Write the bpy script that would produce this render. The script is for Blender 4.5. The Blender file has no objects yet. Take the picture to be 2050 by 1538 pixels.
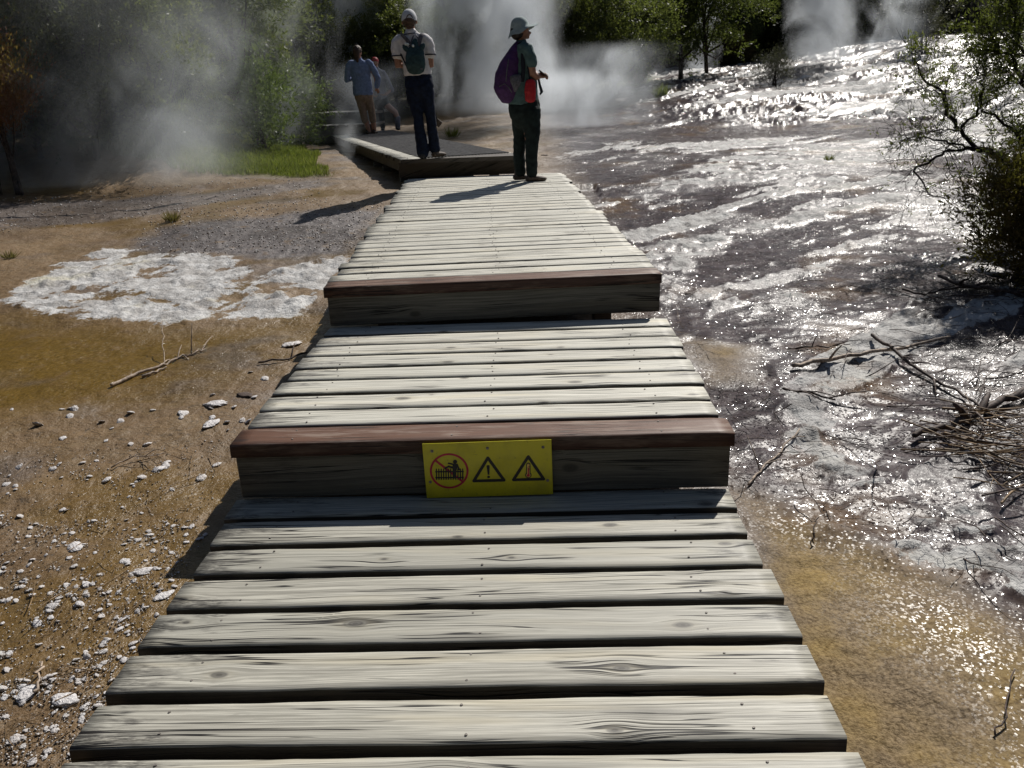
import bpy, bmesh, math, random
import numpy as np
from mathutils import Vector, Matrix, Euler
R = math.radians
random.seed(7)
rng = np.random.default_rng(7)
sc = bpy.context.scene
COL = sc.collection

# ------------------------------------------------------------------ camera
F_PX, PITCH, ROLL, CZ = 1680.0, 0.340859, 0.038042, 1.6486
PSI = 0.03396
_cp, _sp, _cr, _sr = math.cos(PITCH), math.sin(PITCH), math.cos(ROLL), math.sin(ROLL)
def ray(px, py):
    a = (px-1025)/F_PX; b = (py-769)/F_PX
    x = a*_cr-b*_sr; v = a*_sr+b*_cr
    return Vector((x, _cp-_sp*v, -(_sp+_cp*v)))
def at_z(px, py, z):
    d = ray(px, py); t = (z-CZ)/d.z
    return Vector((0, 0, CZ))+d*t
def at_y(px, py, y):
    d = ray(px, py); return Vector((0, 0, CZ))+d*(y/d.y)
cam = bpy.data.cameras.new('camera'); camo = bpy.data.objects.new('camera', cam); COL.objects.link(camo)
cam.sensor_width = 36; cam.lens = 36*F_PX/2050; cam.clip_start = .05; cam.clip_end = 2000
_ev = Vector((0, -_sp, -_cp)); _ex = Vector((1, 0, 0))
_right = _ex*_cr+_ev*_sr; _up = -(_ex*-_sr+_ev*_cr); _fw = Vector((0, _cp, -_sp))
camo.matrix_world = Matrix(((_right.x, _up.x, -_fw.x, 0), (_right.y, _up.y, -_fw.y, 0), (_right.z, _up.z, -_fw.z, CZ), (0, 0, 0, 1)))
sc.camera = camo

# ------------------------------------------------------------------ light
SUN_AZ, SUN_EL = R(29), R(43)      # azimuth from +Y towards +X
w = bpy.data.worlds.new('World'); sc.world = w; w.use_nodes = True
wn = w.node_tree; wn.nodes.clear()
sky = wn.nodes.new('ShaderNodeTexSky'); sky.sky_type = 'NISHITA'; sky.sun_disc = False
sky.sun_elevation = SUN_EL; sky.sun_rotation = SUN_AZ; sky.altitude = 300
bg = wn.nodes.new('ShaderNodeBackground'); bg.inputs[1].default_value = .05
wo = wn.nodes.new('ShaderNodeOutputWorld')
wn.links.new(sky.outputs[0], bg.inputs[0]); wn.links.new(bg.outputs[0], wo.inputs[0])
sl = bpy.data.lights.new('sun', 'SUN'); sl.energy = 5.0; sl.angle = R(.55); sl.color = (1, .955, .89)
so = bpy.data.objects.new('sun', sl); COL.objects.link(so)
sdir = Vector((math.sin(SUN_AZ)*math.cos(SUN_EL), math.cos(SUN_AZ)*math.cos(SUN_EL), math.sin(SUN_EL)))
so.rotation_euler = sdir.to_track_quat('Z', 'Y').to_euler(); so.location = (4, 8, 20)
sc.view_settings.view_transform = 'Standard'; sc.view_settings.look = 'None'
sc.view_settings.gamma = 1; sc.view_settings.exposure = .02
cy = sc.cycles
cy.max_bounces = 6; cy.diffuse_bounces = 3; cy.glossy_bounces = 3; cy.transmission_bounces = 3; cy.volume_bounces = 1
cy.transparent_max_bounces = 8; cy.volume_step_rate = 1.0; cy.volume_max_steps = 64
cy.sample_clamp_indirect = 6; cy.caustics_reflective = False; cy.caustics_refractive = False

# ------------------------------------------------------------------ noise (numpy)
def _h(ix, iy, s):
    n = (ix.astype(np.int64)*374761393+iy.astype(np.int64)*668265263+s*1442695041) & 0xffffffff
    n = ((n ^ (n >> 13))*1274126177) & 0xffffffff
    n = ((n ^ (n >> 16))*2246822519) & 0xffffffff
    return ((n ^ (n >> 15)) & 0xffffff)/16777215.0
def vn(x, y, s=0):
    x = np.asarray(x, float); y = np.asarray(y, float)
    ix = np.floor(x); iy = np.floor(y); fx = x-ix; fy = y-iy
    u = fx*fx*fx*(fx*(fx*6-15)+10); v = fy*fy*fy*(fy*(fy*6-15)+10)
    a = _h(ix, iy, s); b = _h(ix+1, iy, s); c = _h(ix, iy+1, s); d = _h(ix+1, iy+1, s)
    return (a+(b-a)*u)*(1-v)+(c+(d-c)*u)*v*1.0
def fbm(x, y, s=0, o=4, g=.5):
    t = 0; a = 1; n = 0
    for k in range(o):
        t = t+a*vn(x*2**k+k*17.3, y*2**k-k*9.1, s+k); n += a; a *= g
    return t/n
def sst(x, a, b):
    t = np.clip((x-a)/(b-a), 0, 1); return t*t*(3-2*t)

# ------------------------------------------------------------------ terrain
def tz(x, y):
    x = np.asarray(x, float); y = np.asarray(y, float)
    z = np.interp(y, [-8, 0, 1.5, 5, 9, 13, 16, 18, 24, 30, 36, 60], [-.1, .05, .12, .34, .58, .70, .76, .90, 1.3, 1.55, 1.75, 2.2])
    yb = y+.8*np.sin(x*.7)+.35*np.sin(x*1.9+1)
    bank = np.interp(yb, [0, 12.5, 15.5, 16.6, 19, 26, 32, 45], [0, 0, .02, .26, .34, .34, .34, .4])
    z = z+sst(x, 1.2, 7)*bank
    z = z+sst(x, 6.5, 15)*sst(y, 14.5, 24)*.75
    # left mound and hill
    we = -1.13-.314*(y-9.6)
    m = sst(we-.7-x, 0, 2.2)
    z = z+m*.62*sst(y, 10.2, 13.2)*sst(-x, 2.2, 4.4)
    t = np.maximum(0, y-13.2+.15*(x+4)); z = z+m*np.where(t > 0, .55*t, 0)*sst(y, 12.6, 15)
    z = z+.75*np.maximum(0, y-np.interp(x, [-30, -8, 0, 6, 30], [19, 22, 30, 36, 40]))*sst(y, 18, 30)
    z = z+.04*np.sin(x*1.3+y*.4)*sst(y, 3, 9)
    z = z+1.0*np.maximum(0, -y-4.5)  # added unseen rise behind the camera that blocks sky light
    return np.minimum(z, 26)
def at(px, py, dz=0):
    d = ray(px, py); t = .6; o = Vector((0, 0, CZ)); f = lambda t: (o+d*t).z-dz-float(tz(d.x*t, d.y*t))
    while f(t) > 0 and t < 90: t0 = t; t += max(.05, .03*t)
    a, b = t0, t
    for i in range(16):
        m = (a+b)/2
        if f(m) > 0: a = m
        else: b = m
    return o+d*b
def at_many(px, py):
    a = (np.asarray(px)-1025)/F_PX; b = (np.asarray(py)-769)/F_PX
    x = a*_cr-b*_sr; v = a*_sr+b*_cr; dy = _cp-_sp*v; dz = -(_sp+_cp*v); lo = np.full(len(x), .6); hi = np.full(len(x), 40.0); hit = np.zeros(len(x), bool); t = lo.copy()
    for k in range(90):
        t2 = t*1.048; h = CZ+dz*t2-tz(x*t2, dy*t2) <= 0; nw = h & ~hit; lo[nw] = t[nw]; hi[nw] = t2[nw]; hit |= h; t = t2
    for k in range(14):
        m = (lo+hi)/2; h = CZ+dz*m-tz(x*m, dy*m) <= 0; hi = np.where(h, m, hi); lo = np.where(h, lo, m)
    return x*hi, dy*hi
def gz(x, y): return float(tz(x, y))

# ------------------------------------------------------------------ helpers
def link(o, parent=None):
    COL.objects.link(o)
    if parent is not None: o.parent = parent
    return o
def tag(o, label=None, cat=None, group=None, kind=None):
    if label: o['label'] = label
    if cat: o['category'] = cat
    if group: o['group'] = group
    if kind: o['kind'] = kind
    return o
def empty(name, loc, rz=0, label=None, cat=None, group=None):
    o = bpy.data.objects.new(name, None); o.empty_display_size = .1
    o.location = loc; o.rotation_euler = (0, 0, rz)
    return tag(link(o), label, cat, group)
def obj(name, me, mats, parent=None, loc=(0, 0, 0), smooth=False):
    if isinstance(me, bmesh.types.BMesh):
        bm = me; me = bpy.data.meshes.new(name); bm.normal_update(); bm.to_mesh(me); bm.free()
    if not isinstance(mats, (list, tuple)): mats = [mats]
    if len(me.materials) == 0:
        for m in mats: me.materials.append(m)
    if smooth: me.polygons.foreach_set('use_smooth', [True]*len(me.polygons))
    o = bpy.data.objects.new(name, me); o.location = loc
    return link(o, parent)
def copy_thing(root, loc, rot=None, scale=None, label=None):
    c = root.copy(); COL.objects.link(c); c.location = loc
    if rot is not None: c.rotation_euler = rot
    if scale is not None: c.scale = scale
    if label: c['label'] = label
    for ch in root.children:
        d = ch.copy(); COL.objects.link(d); d.parent = c
        for g in ch.children:
            e = g.copy(); COL.objects.link(e); e.parent = d
    return c
def mesh_np(name, verts, faces_flat, loop_tot):
    me = bpy.data.meshes.new(name)
    v = np.asarray(verts, np.float32).reshape(-1, 3); f = np.asarray(faces_flat, np.int32).ravel()
    lt = np.asarray(loop_tot, np.int32)
    me.vertices.add(len(v)); me.vertices.foreach_set('co', v.ravel())
    me.loops.add(len(f)); me.loops.foreach_set('vertex_index', f)
    me.polygons.add(len(lt)); me.polygons.foreach_set('loop_start', np.concatenate(([0], np.cumsum(lt)[:-1])).astype(np.int32))
    me.polygons.foreach_set('loop_total', lt)
    me.update(calc_edges=True); me.validate(); return me
def box(bm, c, s, rot=None):
    r = bmesh.ops.create_cube(bm, size=1.0)
    m = Matrix.Translation(c) @ (rot.to_4x4() if rot is not None else Matrix.Identity(4)) @ Matrix.Diagonal((s[0], s[1], s[2], 1))
    bmesh.ops.transform(bm, matrix=m, verts=r['verts']); return r['verts']
def bevel(bm, w=.004, seg=2):
    bmesh.ops.bevel(bm, geom=list(bm.edges), offset=w, segments=seg, affect='EDGES', profile=.5)
def tube(bm, pts, rad, side=(1, 0, 0), n=12, cap=True, mat=0):
    """closed tube; rad: list of r or (ra, rb): ra along side, rb across"""
    pts = [Vector(p) for p in pts]; rad = [(r, r) if not isinstance(r, (tuple, list)) else r for r in rad]
    side = Vector(side); N = len(pts); P = []; 
    def frame(i):
        t = (pts[min(i+1, N-1)]-pts[max(i-1, 0)]).normalized()
        s = side-t*side.dot(t)
        if s.length < 1e-3: s = t.orthogonal()
        s.normalize(); return t, s, t.cross(s)
    if cap:
        t, s, b = frame(0); r0 = min(rad[0])
        P += [(pts[0]-t*r0*.85, s, b, rad[0][0]*.35, rad[0][1]*.35), (pts[0]-t*r0*.5, s, b, rad[0][0]*.8, rad[0][1]*.8)]
    for i in range(N):
        t, s, b = frame(i); P.append((pts[i], s, b, rad[i][0], rad[i][1]))
    if cap:
        t, s, b = frame(N-1); r1 = min(rad[-1])
        P += [(pts[-1]+t*r1*.5, s, b, rad[-1][0]*.8, rad[-1][1]*.8), (pts[-1]+t*r1*.85, s, b, rad[-1][0]*.35, rad[-1][1]*.35)]
    rings = []
    for c, s, b, ra, rb in P:
        rings.append([bm.verts.new(c+s*(ra*math.cos(2*math.pi*k/n))+b*(rb*math.sin(2*math.pi*k/n))) for k in range(n)])
    for i in range(len(rings)-1):
        for k in range(n):
            f = bm.faces.new((rings[i][k], rings[i][(k+1) % n], rings[i+1][(k+1) % n], rings[i+1][k])); f.smooth = True; f.material_index = mat
    f = bm.faces.new(rings[0][::-1]); f.material_index = mat; f = bm.faces.new(rings[-1]); f.material_index = mat
def ellipsoid(bm, c, r, rot=None, u=16, v=10):
    g = bmesh.ops.create_uvsphere(bm, u_segments=u, v_segments=v, radius=1)
    m = Matrix.Translation(c) @ (rot.to_4x4() if rot is not None else Matrix.Identity(4)) @ Matrix.Diagonal((r[0], r[1], r[2], 1))
    bmesh.ops.transform(bm, matrix=m, verts=g['verts']); return g['verts']
def fuse(bm, voxel=.008, smooth=6, name='m', wrinkle=0, ws=18, seed=1):
    me = bpy.data.meshes.new(name); bm.to_mesh(me); bm.free()
    o = bpy.data.objects.new('tmp', me); COL.objects.link(o)
    r = o.modifiers.new('r', 'REMESH'); r.mode = 'VOXEL'; r.voxel_size = voxel; r.adaptivity = 0
    if smooth:
        s = o.modifiers.new('s', 'SMOOTH'); s.factor = .5; s.iterations = smooth
    dg = bpy.context.evaluated_depsgraph_get(); dg.update()
    m2 = bpy.data.meshes.new_from_object(o.evaluated_get(dg)); m2.name = name
    bpy.data.objects.remove(o); bpy.data.meshes.remove(me)
    n = len(m2.vertices)
    if wrinkle and n:
        co = np.zeros(n*3, np.float32); m2.vertices.foreach_get('co', co); co = co.reshape(-1, 3)
        no = np.zeros(n*3, np.float32); m2.vertices.foreach_get('normal', no); no = no.reshape(-1, 3)
        a = fbm(co[:, 0]*ws+co[:, 1]*ws*.7+5, co[:, 2]*ws*1.6+co[:, 1]*ws*.4, seed, 3)-.5
        co = co+no*(a*2*wrinkle)[:, None]; m2.vertices.foreach_set('co', co.ravel()); m2.update()
    m2.polygons.foreach_set('use_smooth', [True]*len(m2.polygons)); return m2

# ------------------------------------------------------------------ node helpers
class G:
    def __init__(s, name):
        s.m = bpy.data.materials.new(name); s.m.use_nodes = True; s.t = s.m.node_tree; s.t.nodes.clear()
        s.out = s.t.nodes.new('ShaderNodeOutputMaterial')
    def n(s, typ, ins=None, **props):
        nd = s.t.nodes.new('ShaderNode'+typ)
        for k, v in props.items(): setattr(nd, k, v)
        for k, v in (ins or {}).items(): s.set(nd.inputs[k], v)
        return nd
    def set(s, sock, v):
        if isinstance(v, bpy.types.NodeSocket): s.t.links.new(v, sock)
        elif isinstance(v, bpy.types.Node): s.t.links.new(v.outputs[0], sock)
        else:
            if sock.type == 'RGBA' and len(v) == 3: v = (*v, 1)
            sock.default_value = v
    def ma(s, op, a, b=0, c=None, clamp=False):
        nd = s.t.nodes.new('ShaderNodeMath'); nd.operation = op; nd.use_clamp = clamp
        s.set(nd.inputs[0], a); s.set(nd.inputs[1], b)
        if c is not None: s.set(nd.inputs[2], c)
        return nd.outputs[0]
    def mix(s, f, a, b, mode='MIX'):
        nd = s.t.nodes.new('ShaderNodeMix'); nd.data_type = 'RGBA'; nd.blend_type = mode; nd.clamp_factor = True
        s.set(nd.inputs[0], f); s.set(nd.inputs[6], a); s.set(nd.inputs[7], b); return nd.outputs[2]
    def mr(s, v, a, b, c=0, d=1, smooth=True):
        nd = s.t.nodes.new('ShaderNodeMapRange'); nd.interpolation_type = 'SMOOTHSTEP' if smooth else 'LINEAR'
        s.set(nd.inputs['Value'], v); s.set(nd.inputs['From Min'], a); s.set(nd.inputs['From Max'], b)
        s.set(nd.inputs['To Min'], c); s.set(nd.inputs['To Max'], d); return nd.outputs[0]
    def vec(s, x, y, z=0):
        nd = s.t.nodes.new('ShaderNodeCombineXYZ')
        for i, v in enumerate((x, y, z)): s.set(nd.inputs[i], v)
        return nd.outputs[0]
    def sep(s, v):
        nd = s.t.nodes.new('ShaderNodeSeparateXYZ'); s.set(nd.inputs[0], v); return nd.outputs
    def noise(s, v, scale=5, detail=3, rough=.55, dist=0, out=0):
        nd = s.t.nodes.new('ShaderNodeTexNoise'); s.set(nd.inputs['Vector'], v); s.set(nd.inputs['Scale'], scale)
        s.set(nd.inputs['Detail'], detail); s.set(nd.inputs['Roughness'], rough); s.set(nd.inputs['Distortion'], dist); return nd.outputs[out]
    def attr(s, name):
        nd = s.t.nodes.new('ShaderNodeAttribute'); nd.attribute_name = name; return nd.outputs['Fac']
    def bump(s, h, strength=.5, dist=.01, normal=None):
        nd = s.t.nodes.new('ShaderNodeBump'); s.set(nd.inputs['Height'], h); s.set(nd.inputs['Strength'], strength); s.set(nd.inputs['Distance'], dist)
        if normal is not None: s.set(nd.inputs['Normal'], normal)
        return nd.outputs[0]
    def bsdf(s, color, rough=.6, normal=None, spec=.5, metal=0, **kw):
        nd = s.t.nodes.new('ShaderNodeBsdfPrincipled'); s.set(nd.inputs['Base Color'], color); s.set(nd.inputs['Roughness'], rough)
        s.set(nd.inputs['Specular IOR Level'], spec); s.set(nd.inputs['Metallic'], metal)
        if normal is not None: s.set(nd.inputs['Normal'], normal)
        for k, v in kw.items(): s.set(nd.inputs[k], v)
        return nd.outputs[0]
    def done(s, sh): s.t.links.new(sh, s.out.inputs['Surface']); return s.m

def plain(name, col, rough=.6, spec=.4, var=.12, scale=30, bump=.0, metal=0):
    g = G(name); tc = g.n('TexCoord').outputs['Object']
    nz = g.noise(tc, scale, 4); 
    c2 = tuple(min(1, c*(1+var*2)) for c in col); c1 = tuple(c*(1-var*2) for c in col)
    c = g.mix(g.mr(nz, .3, .7), c1, c2)
    nm = g.bump(g.noise(tc, scale*4, 3), bump, .004) if bump else None
    return g.done(g.bsdf(c, rough, nm, spec, metal))

def wood(name, light, mid, dark, wear=0, yscale=1.0, stain=1.0, crack=1.0):
    g = G(name); tc = g.n('TexCoord').outputs['Object']; oi = g.n('ObjectInfo').outputs['Random']
    x, y, z = g.sep(tc)
    yy = g.ma('ADD', g.ma('MULTIPLY', y, yscale), g.ma('MULTIPLY', z, .9))
    xs = g.ma('ADD', x, g.ma('MULTIPLY', oi, 71.0)); ys = g.ma('ADD', yy, g.ma('MULTIPLY', oi, 37.0))
    # knots
    kv = g.vec(g.ma('MULTIPLY', xs, 2.0), g.ma('MULTIPLY', ys, 6.5), 0)
    vo = g.n('TexVoronoi', {'Vector': kv, 'Scale': 1.0, 'Randomness': 1.0}, voronoi_dimensions='2D', feature='F1')
    kp = g.sep(vo.outputs['Position']); kc = g.sep(vo.outputs['Color'])
    kx = g.sep(kv)
    wob = g.noise(g.vec(xs, ys, 3), 18, 2)
    dx = g.ma('MULTIPLY', g.ma('SUBTRACT', kx[0], kp[0]), .5); dy = g.ma('MULTIPLY', g.ma('SUBTRACT', kx[1], kp[1]), 1/6.5)
    r2 = g.ma('ADD', g.ma('POWER', g.ma('ABSOLUTE', g.ma('MULTIPLY', dx, .5)), 2), g.ma('POWER', g.ma('ABSOLUTE', dy), 2))
    rr = g.ma('ADD', g.ma('SQRT', r2), g.ma('MULTIPLY', g.ma('SUBTRACT', wob, .5), .006))
    pres = g.ma('GREATER_THAN', kc[0], .55)
    ks = g.ma('MULTIPLY_ADD', kc[1], .012, .006)
    e = g.ma('MULTIPLY', g.ma('EXPONENT', g.ma('MULTIPLY', r2, -900.0)), g.ma('MULTIPLY', pres, .86))
    yw = g.ma('SUBTRACT', ys, g.ma('MULTIPLY', dy, e))
    # slow wander of the grain
    wan = g.noise(g.vec(g.ma('MULTIPLY', xs, .9), g.ma('MULTIPLY', yw, 4), oi), 1.0, 2)
    yw2 = g.ma('ADD', yw, g.ma('MULTIPLY', g.ma('SUBTRACT', wan, .5), .07))
    g1 = g.noise(g.vec(g.ma('MULTIPLY', xs, 1.3), g.ma('MULTIPLY', yw2, 125), oi), 1.0, 4, .68)
    g2 = g.noise(g.vec(g.ma('MULTIPLY', xs, 4), g.ma('MULTIPLY', yw2, 420), oi), 1.0, 3, .7)
    g3 = g.noise(g.vec(g.ma('MULTIPLY', xs, 1.2), g.ma('MULTIPLY', yw2, 14), 5), 1.0, 2, .5)
    col = g.mix(g.mr(g1, .43, .57), mid, light)
    col = g.mix(g.ma('MULTIPLY', g.mr(g2, .48, .58), .7), col, tuple(c*.58 for c in mid))
    col = g.mix(g.ma('MULTIPLY', g.mr(g3, .5, .72), .55), col, tuple(c*f for c, f in zip(light, (1.0, .93, .78))))
    # board-to-board tone
    col = g.mix(g.ma('MULTIPLY', g.ma('FRACT', g.ma('MULTIPLY', oi, 13.7)), .55), col, tuple(c*f for c, f in zip(mid, (.98, 1.0, 1.02))))
    # cracks along the grain
    cn = g.noise(g.vec(g.ma('MULTIPLY', xs, .7), g.ma('MULTIPLY', yw2, 34), 9), 1.0, 2, .5)
    cm = g.noise(g.vec(g.ma('MULTIPLY', xs, 2.2), g.ma('MULTIPLY', ys, 9), 2), 1.0, 1)
    ck = g.ma('MULTIPLY', g.mr(g.ma('ABSOLUTE', g.ma('SUBTRACT', cn, .5)), .004, .017, 1, 0), g.mr(cm, .42, .52))
    ck = g.ma('MULTIPLY', ck, crack)
    col = g.mix(ck, col, tuple(c*.35 for c in dark))
    # knots
    kc1 = g.ma('MULTIPLY', g.mr(g.ma('SUBTRACT', rr, ks), -.003, .003, 1, 0), pres)
    ring = g.ma('SINE', g.ma('MULTIPLY', rr, 900.0))
    kcol = g.mix(g.ma('MULTIPLY_ADD', g.mr(ring, -1, 1), .3, g.mr(rr, g.ma('MULTIPLY', ks, .9), g.ma('MULTIPLY', ks, .3), .15, .7)), tuple(c*.6 for c in mid), dark)
    halo = g.ma('MULTIPLY', g.mr(rr, g.ma('MULTIPLY', ks, .8), g.ma('MULTIPLY', ks, 2.6), 1, 0), g.ma('MULTIPLY', pres, .35))
    col = g.mix(halo, col, tuple(c*f for c, f in zip(mid, (.85, .8, .7))))
    col = g.mix(g.ma('MULTIPLY', kc1, .85), col, kcol)
    # dark stained ends and blotches
    ax = g.ma('ABSOLUTE', x)
    sn = g.noise(g.vec(g.ma('MULTIPLY', xs, 3.2), g.ma('MULTIPLY', ys, 13), 4), 1.0, 4, .65)
    sside = g.ma('MULTIPLY', g.ma('LESS_THAN', x, 0), .13)
    st = g.mr(g.ma('ADD', g.ma('ADD', ax, sside), g.ma('MULTIPLY', g.ma('SUBTRACT', sn, .5), 1.35)), .80, 1.02)
    st = g.ma('MULTIPLY', st, g.mr(g.noise(g.vec(g.ma('MULTIPLY', xs, 26), g.ma('MULTIPLY', yw2, 210), 1), 1.0, 3, .7), .32, .6))
    st2 = g.ma('MULTIPLY', g.mr(g.noise(g.vec(g.ma('MULTIPLY', xs, 1.6), g.ma('MULTIPLY', ys, 7), 8), 1.0, 3), .6, .72), .4)
    col = g.mix(g.ma('MULTIPLY', g.ma('MAXIMUM', g.ma('MULTIPLY', st, .85), st2), stain), col, dark)
    col = g.mix(g.ma('MULTIPLY', g.mr(g1, .40, .34), .35), col, dark)
    if wear: col = g.mix(g.ma('MULTIPLY', g.mr(g.noise(g.vec(g.ma('MULTIPLY', xs, 3), g.ma('MULTIPLY', ys, 22), 6), 1.0, 4, .7), .48, .66), wear), col, (.30, .235, .19))
    h = g.ma('ADD', g.ma('MULTIPLY', g1, .6), g.ma('ADD', g.ma('MULTIPLY', g2, .4), g.ma('MULTIPLY', ck, -3.0)))
    nm = g.bump(h, .55, .0022)
    rg = g.ma('MULTIPLY_ADD', g1, -.12, .60)
    return g.done(g.bsdf(col, rg, nm, .35))

M = {}
M['wood'] = wood('weathered_wood', (.55, .53, .455), (.34, .325, .275), (.042, .038, .036))
M['wood_pale'] = wood('pale_weathered_wood', (.72, .70, .615), (.50, .48, .41), (.075, .068, .065), stain=.9)  # paler copy of the deck wood; glare on the farther decks put into colour
M['wood_red'] = wood('red_stained_wood', (.175, .086, .052), (.108, .05, .03), (.045, .028, .024), .6, stain=.5, crack=.8)
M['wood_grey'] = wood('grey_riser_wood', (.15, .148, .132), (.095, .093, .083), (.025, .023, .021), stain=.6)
M['wood_dark'] = wood('dark_wet_wood', (.14, .12, .10), (.085, .072, .06), (.02, .018, .016), stain=.8)
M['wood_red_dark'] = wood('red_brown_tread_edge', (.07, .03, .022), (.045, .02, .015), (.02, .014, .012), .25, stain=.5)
M['wood_edge'] = wood('dark_plank_edge', (.085, .075, .06), (.05, .044, .036), (.02, .018, .016), stain=.6)  # plank sides, ends and undersides darker than the tops
M['nail'] = plain('galvanised_nail', (.22, .20, .18), .7, .3, .2, 200, metal=.2)
g = G('yellow_sign'); tc = g.n('TexCoord').outputs['Object']
c = g.mix(g.mr(g.noise(tc, 9, 5, .65), .4, .75), (.62, .56, .012), (.46, .41, .02)); c = g.mix(g.ma('MULTIPLY', g.mr(g.noise(tc, 60, 4, .7), .58, .72), .6), c, (.20, .17, .03))
M['yellow'] = g.done(g.bsdf(c, g.mr(g.noise(tc, 20, 3), .3, .7, .3, .5), None, .5))
M['black'] = plain('black_print', (.015, .015, .016), .5)
M['signred'] = plain('red_print', (.45, .02, .05), .5)
M['orange'] = plain('pale_orange_print', (.75, .5, .12), .5)
M['skin'] = plain('skin', (.42, .21, .14), .5, .4, .06, 40)
M['skin_dark'] = plain('tanned_skin', (.30, .15, .095), .5, .4, .06, 40)

# ------------------------------------------------------------------ ground sheet
def poly_mask(X, Y, pix, soft, namp, nscale, seed, world=False):
    P = np.array([(p.x, p.y) for p in (at(*q) for q in pix)]) if not world else np.array(pix)
    out = np.zeros(len(X)); pad = soft+namp+.05
    sel = np.where((X > P[:, 0].min()-pad) & (X < P[:, 0].max()+pad) & (Y > P[:, 1].min()-pad) & (Y < P[:, 1].max()+pad))[0]
    if len(sel) == 0: return out
    x = X[sel]; y = Y[sel]; ins = np.zeros(len(sel), bool); dm = np.full(len(sel), 1e9)
    for i in range(len(P)):
        a = P[i]; b = P[(i+1) % len(P)]; ab = b-a
        t = np.clip(((x-a[0])*ab[0]+(y-a[1])*ab[1])/(ab@ab+1e-9), 0, 1)
        dm = np.minimum(dm, np.hypot(x-a[0]-t*ab[0], y-a[1]-t*ab[1]))
        c = ((a[1] > y) != (b[1] > y)) & (x < (b[0]-a[0])*(y-a[1])/(b[1]-a[1]+1e-12)+a[0]); ins ^= c
    sd = np.where(ins, dm, -dm)+(fbm(x*nscale, y*nscale, seed, 4, .6)-.5)*2*namp
    out[sel] = sst(sd, -soft, soft); return out

ts = np.concatenate([np.linspace(-40, -6, 12)[:-1], np.linspace(-6, -1.35, 26)[:-1], np.linspace(-1.35, 1.5, 760), np.linspace(1.5, 6, 26)[1:], np.linspace(6, 40, 12)[1:]])
ys = np.concatenate([np.linspace(-34, .35, 40)[:-1], np.exp(np.linspace(math.log(1.35), math.log(41), 820))-1, np.linspace(41, 130, 30)[1:]])
T, YY = np.meshgrid(ts, ys); XX = T*(np.maximum(YY, .35)*.62+.9)
X = XX.ravel(); Y = YY.ravel(); NC = len(ts); NR = len(ys)
near = 1-sst(Y, 14, 24)
pm = lambda pix, soft=.06, namp=.12, ns=6, seed=3: poly_mask(X, Y, pix, soft, namp, ns, seed)
white = np.zeros(len(X))
for k, P in enumerate([
    [(0, 603), (40, 570), (130, 525), (205, 497), (262, 497), (255, 515), (330, 508), (430, 510), (520, 530), (480, 575), (440, 615), (440, 640), (380, 652), (230, 647), (100, 632), (40, 622)],
    [(470, 610), (500, 570), (560, 545), (640, 520), (690, 510), (715, 525), (650, 600), (600, 632), (510, 637), (450, 640)],
    [(1310, 495), (1340, 470), (1420, 470), (1500, 450), (1640, 418), (1800, 385), (1830, 398), (1700, 425), (1560, 460), (1480, 480), (1390, 520), (1395, 545), (1340, 562), (1335, 530)],
    [(1260, 388), (1380, 338), (1500, 302), (1640, 288), (1750, 280), (1830, 275), (2000, 255), (2000, 300), (1780, 322), (1680, 350), (1500, 367), (1400, 378), (1290, 408)],
    [(1560, 805), (1600, 780), (1650, 830), (1700, 850), (1650, 890), (1700, 930), (1800, 990), (1900, 1000), (2050, 1060), (2080, 1240), (1960, 1205), (1880, 1150), (1760, 1095), (1650, 1062), (1560, 1020), (1530, 960), (1570, 900)],
    [(1840, 250), (1900, 215), (1980, 180), (2100, 150), (2100, 250), (1960, 262)],
    [(1440, 275), (1520, 283), (1560, 280), (1480, 292), (1380, 330), (1420, 295)],
    [(1500, 610), (1570, 585), (1660, 600), (1620, 640), (1500, 640)],
    [(1300, 520), (1370, 560), (1350, 600), (1330, 640), (1335, 570)],
]):
    white = np.maximum(white, pm(P, .17 if k < 2 else .09, (.10, .10, .12, .18, .12, .3, .2, .1, .08, .07, .07)[k], (7, 7, 5, 3, 6, 2, 2.5, 7, 7, 9, 9)[k], 11+k))
white = white*(1-.55*sst(fbm(X*2.6, Y*4.2, 23, 4, .6), .55, .68))
right = sst(X, 0.35, .95+.02*Y)
white = white*(1-right*.85*sst(fbm(X*3.1, Y*5.2, 27, 5, .6), .47, .60))
def stretch(sx, sy, ang, seed, o=4, g=.55):
    c, s_ = math.cos(ang), math.sin(ang); u = X*c+Y*s_; v = -X*s_+Y*c
    return fbm(u*sx+fbm(X*.8, Y*.8, seed+50, 2)*1.2, v*sy, seed, o, g)
flow = stretch(.55, 2.3, R(38), 31)
blob = sst(flow, .615, .65)*right*sst(Y, 2.6, 4.2)*(1-sst(Y, 13, 15.5))
crisp = sst(stretch(1.2, 3.6, R(30), 77, 5, .6), .63, .68)*right*(1-sst(Y, 9, 12))*sst(Y, 2.2, 3)
white = np.maximum(white, np.maximum(blob*.9, crisp*.65))
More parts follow.
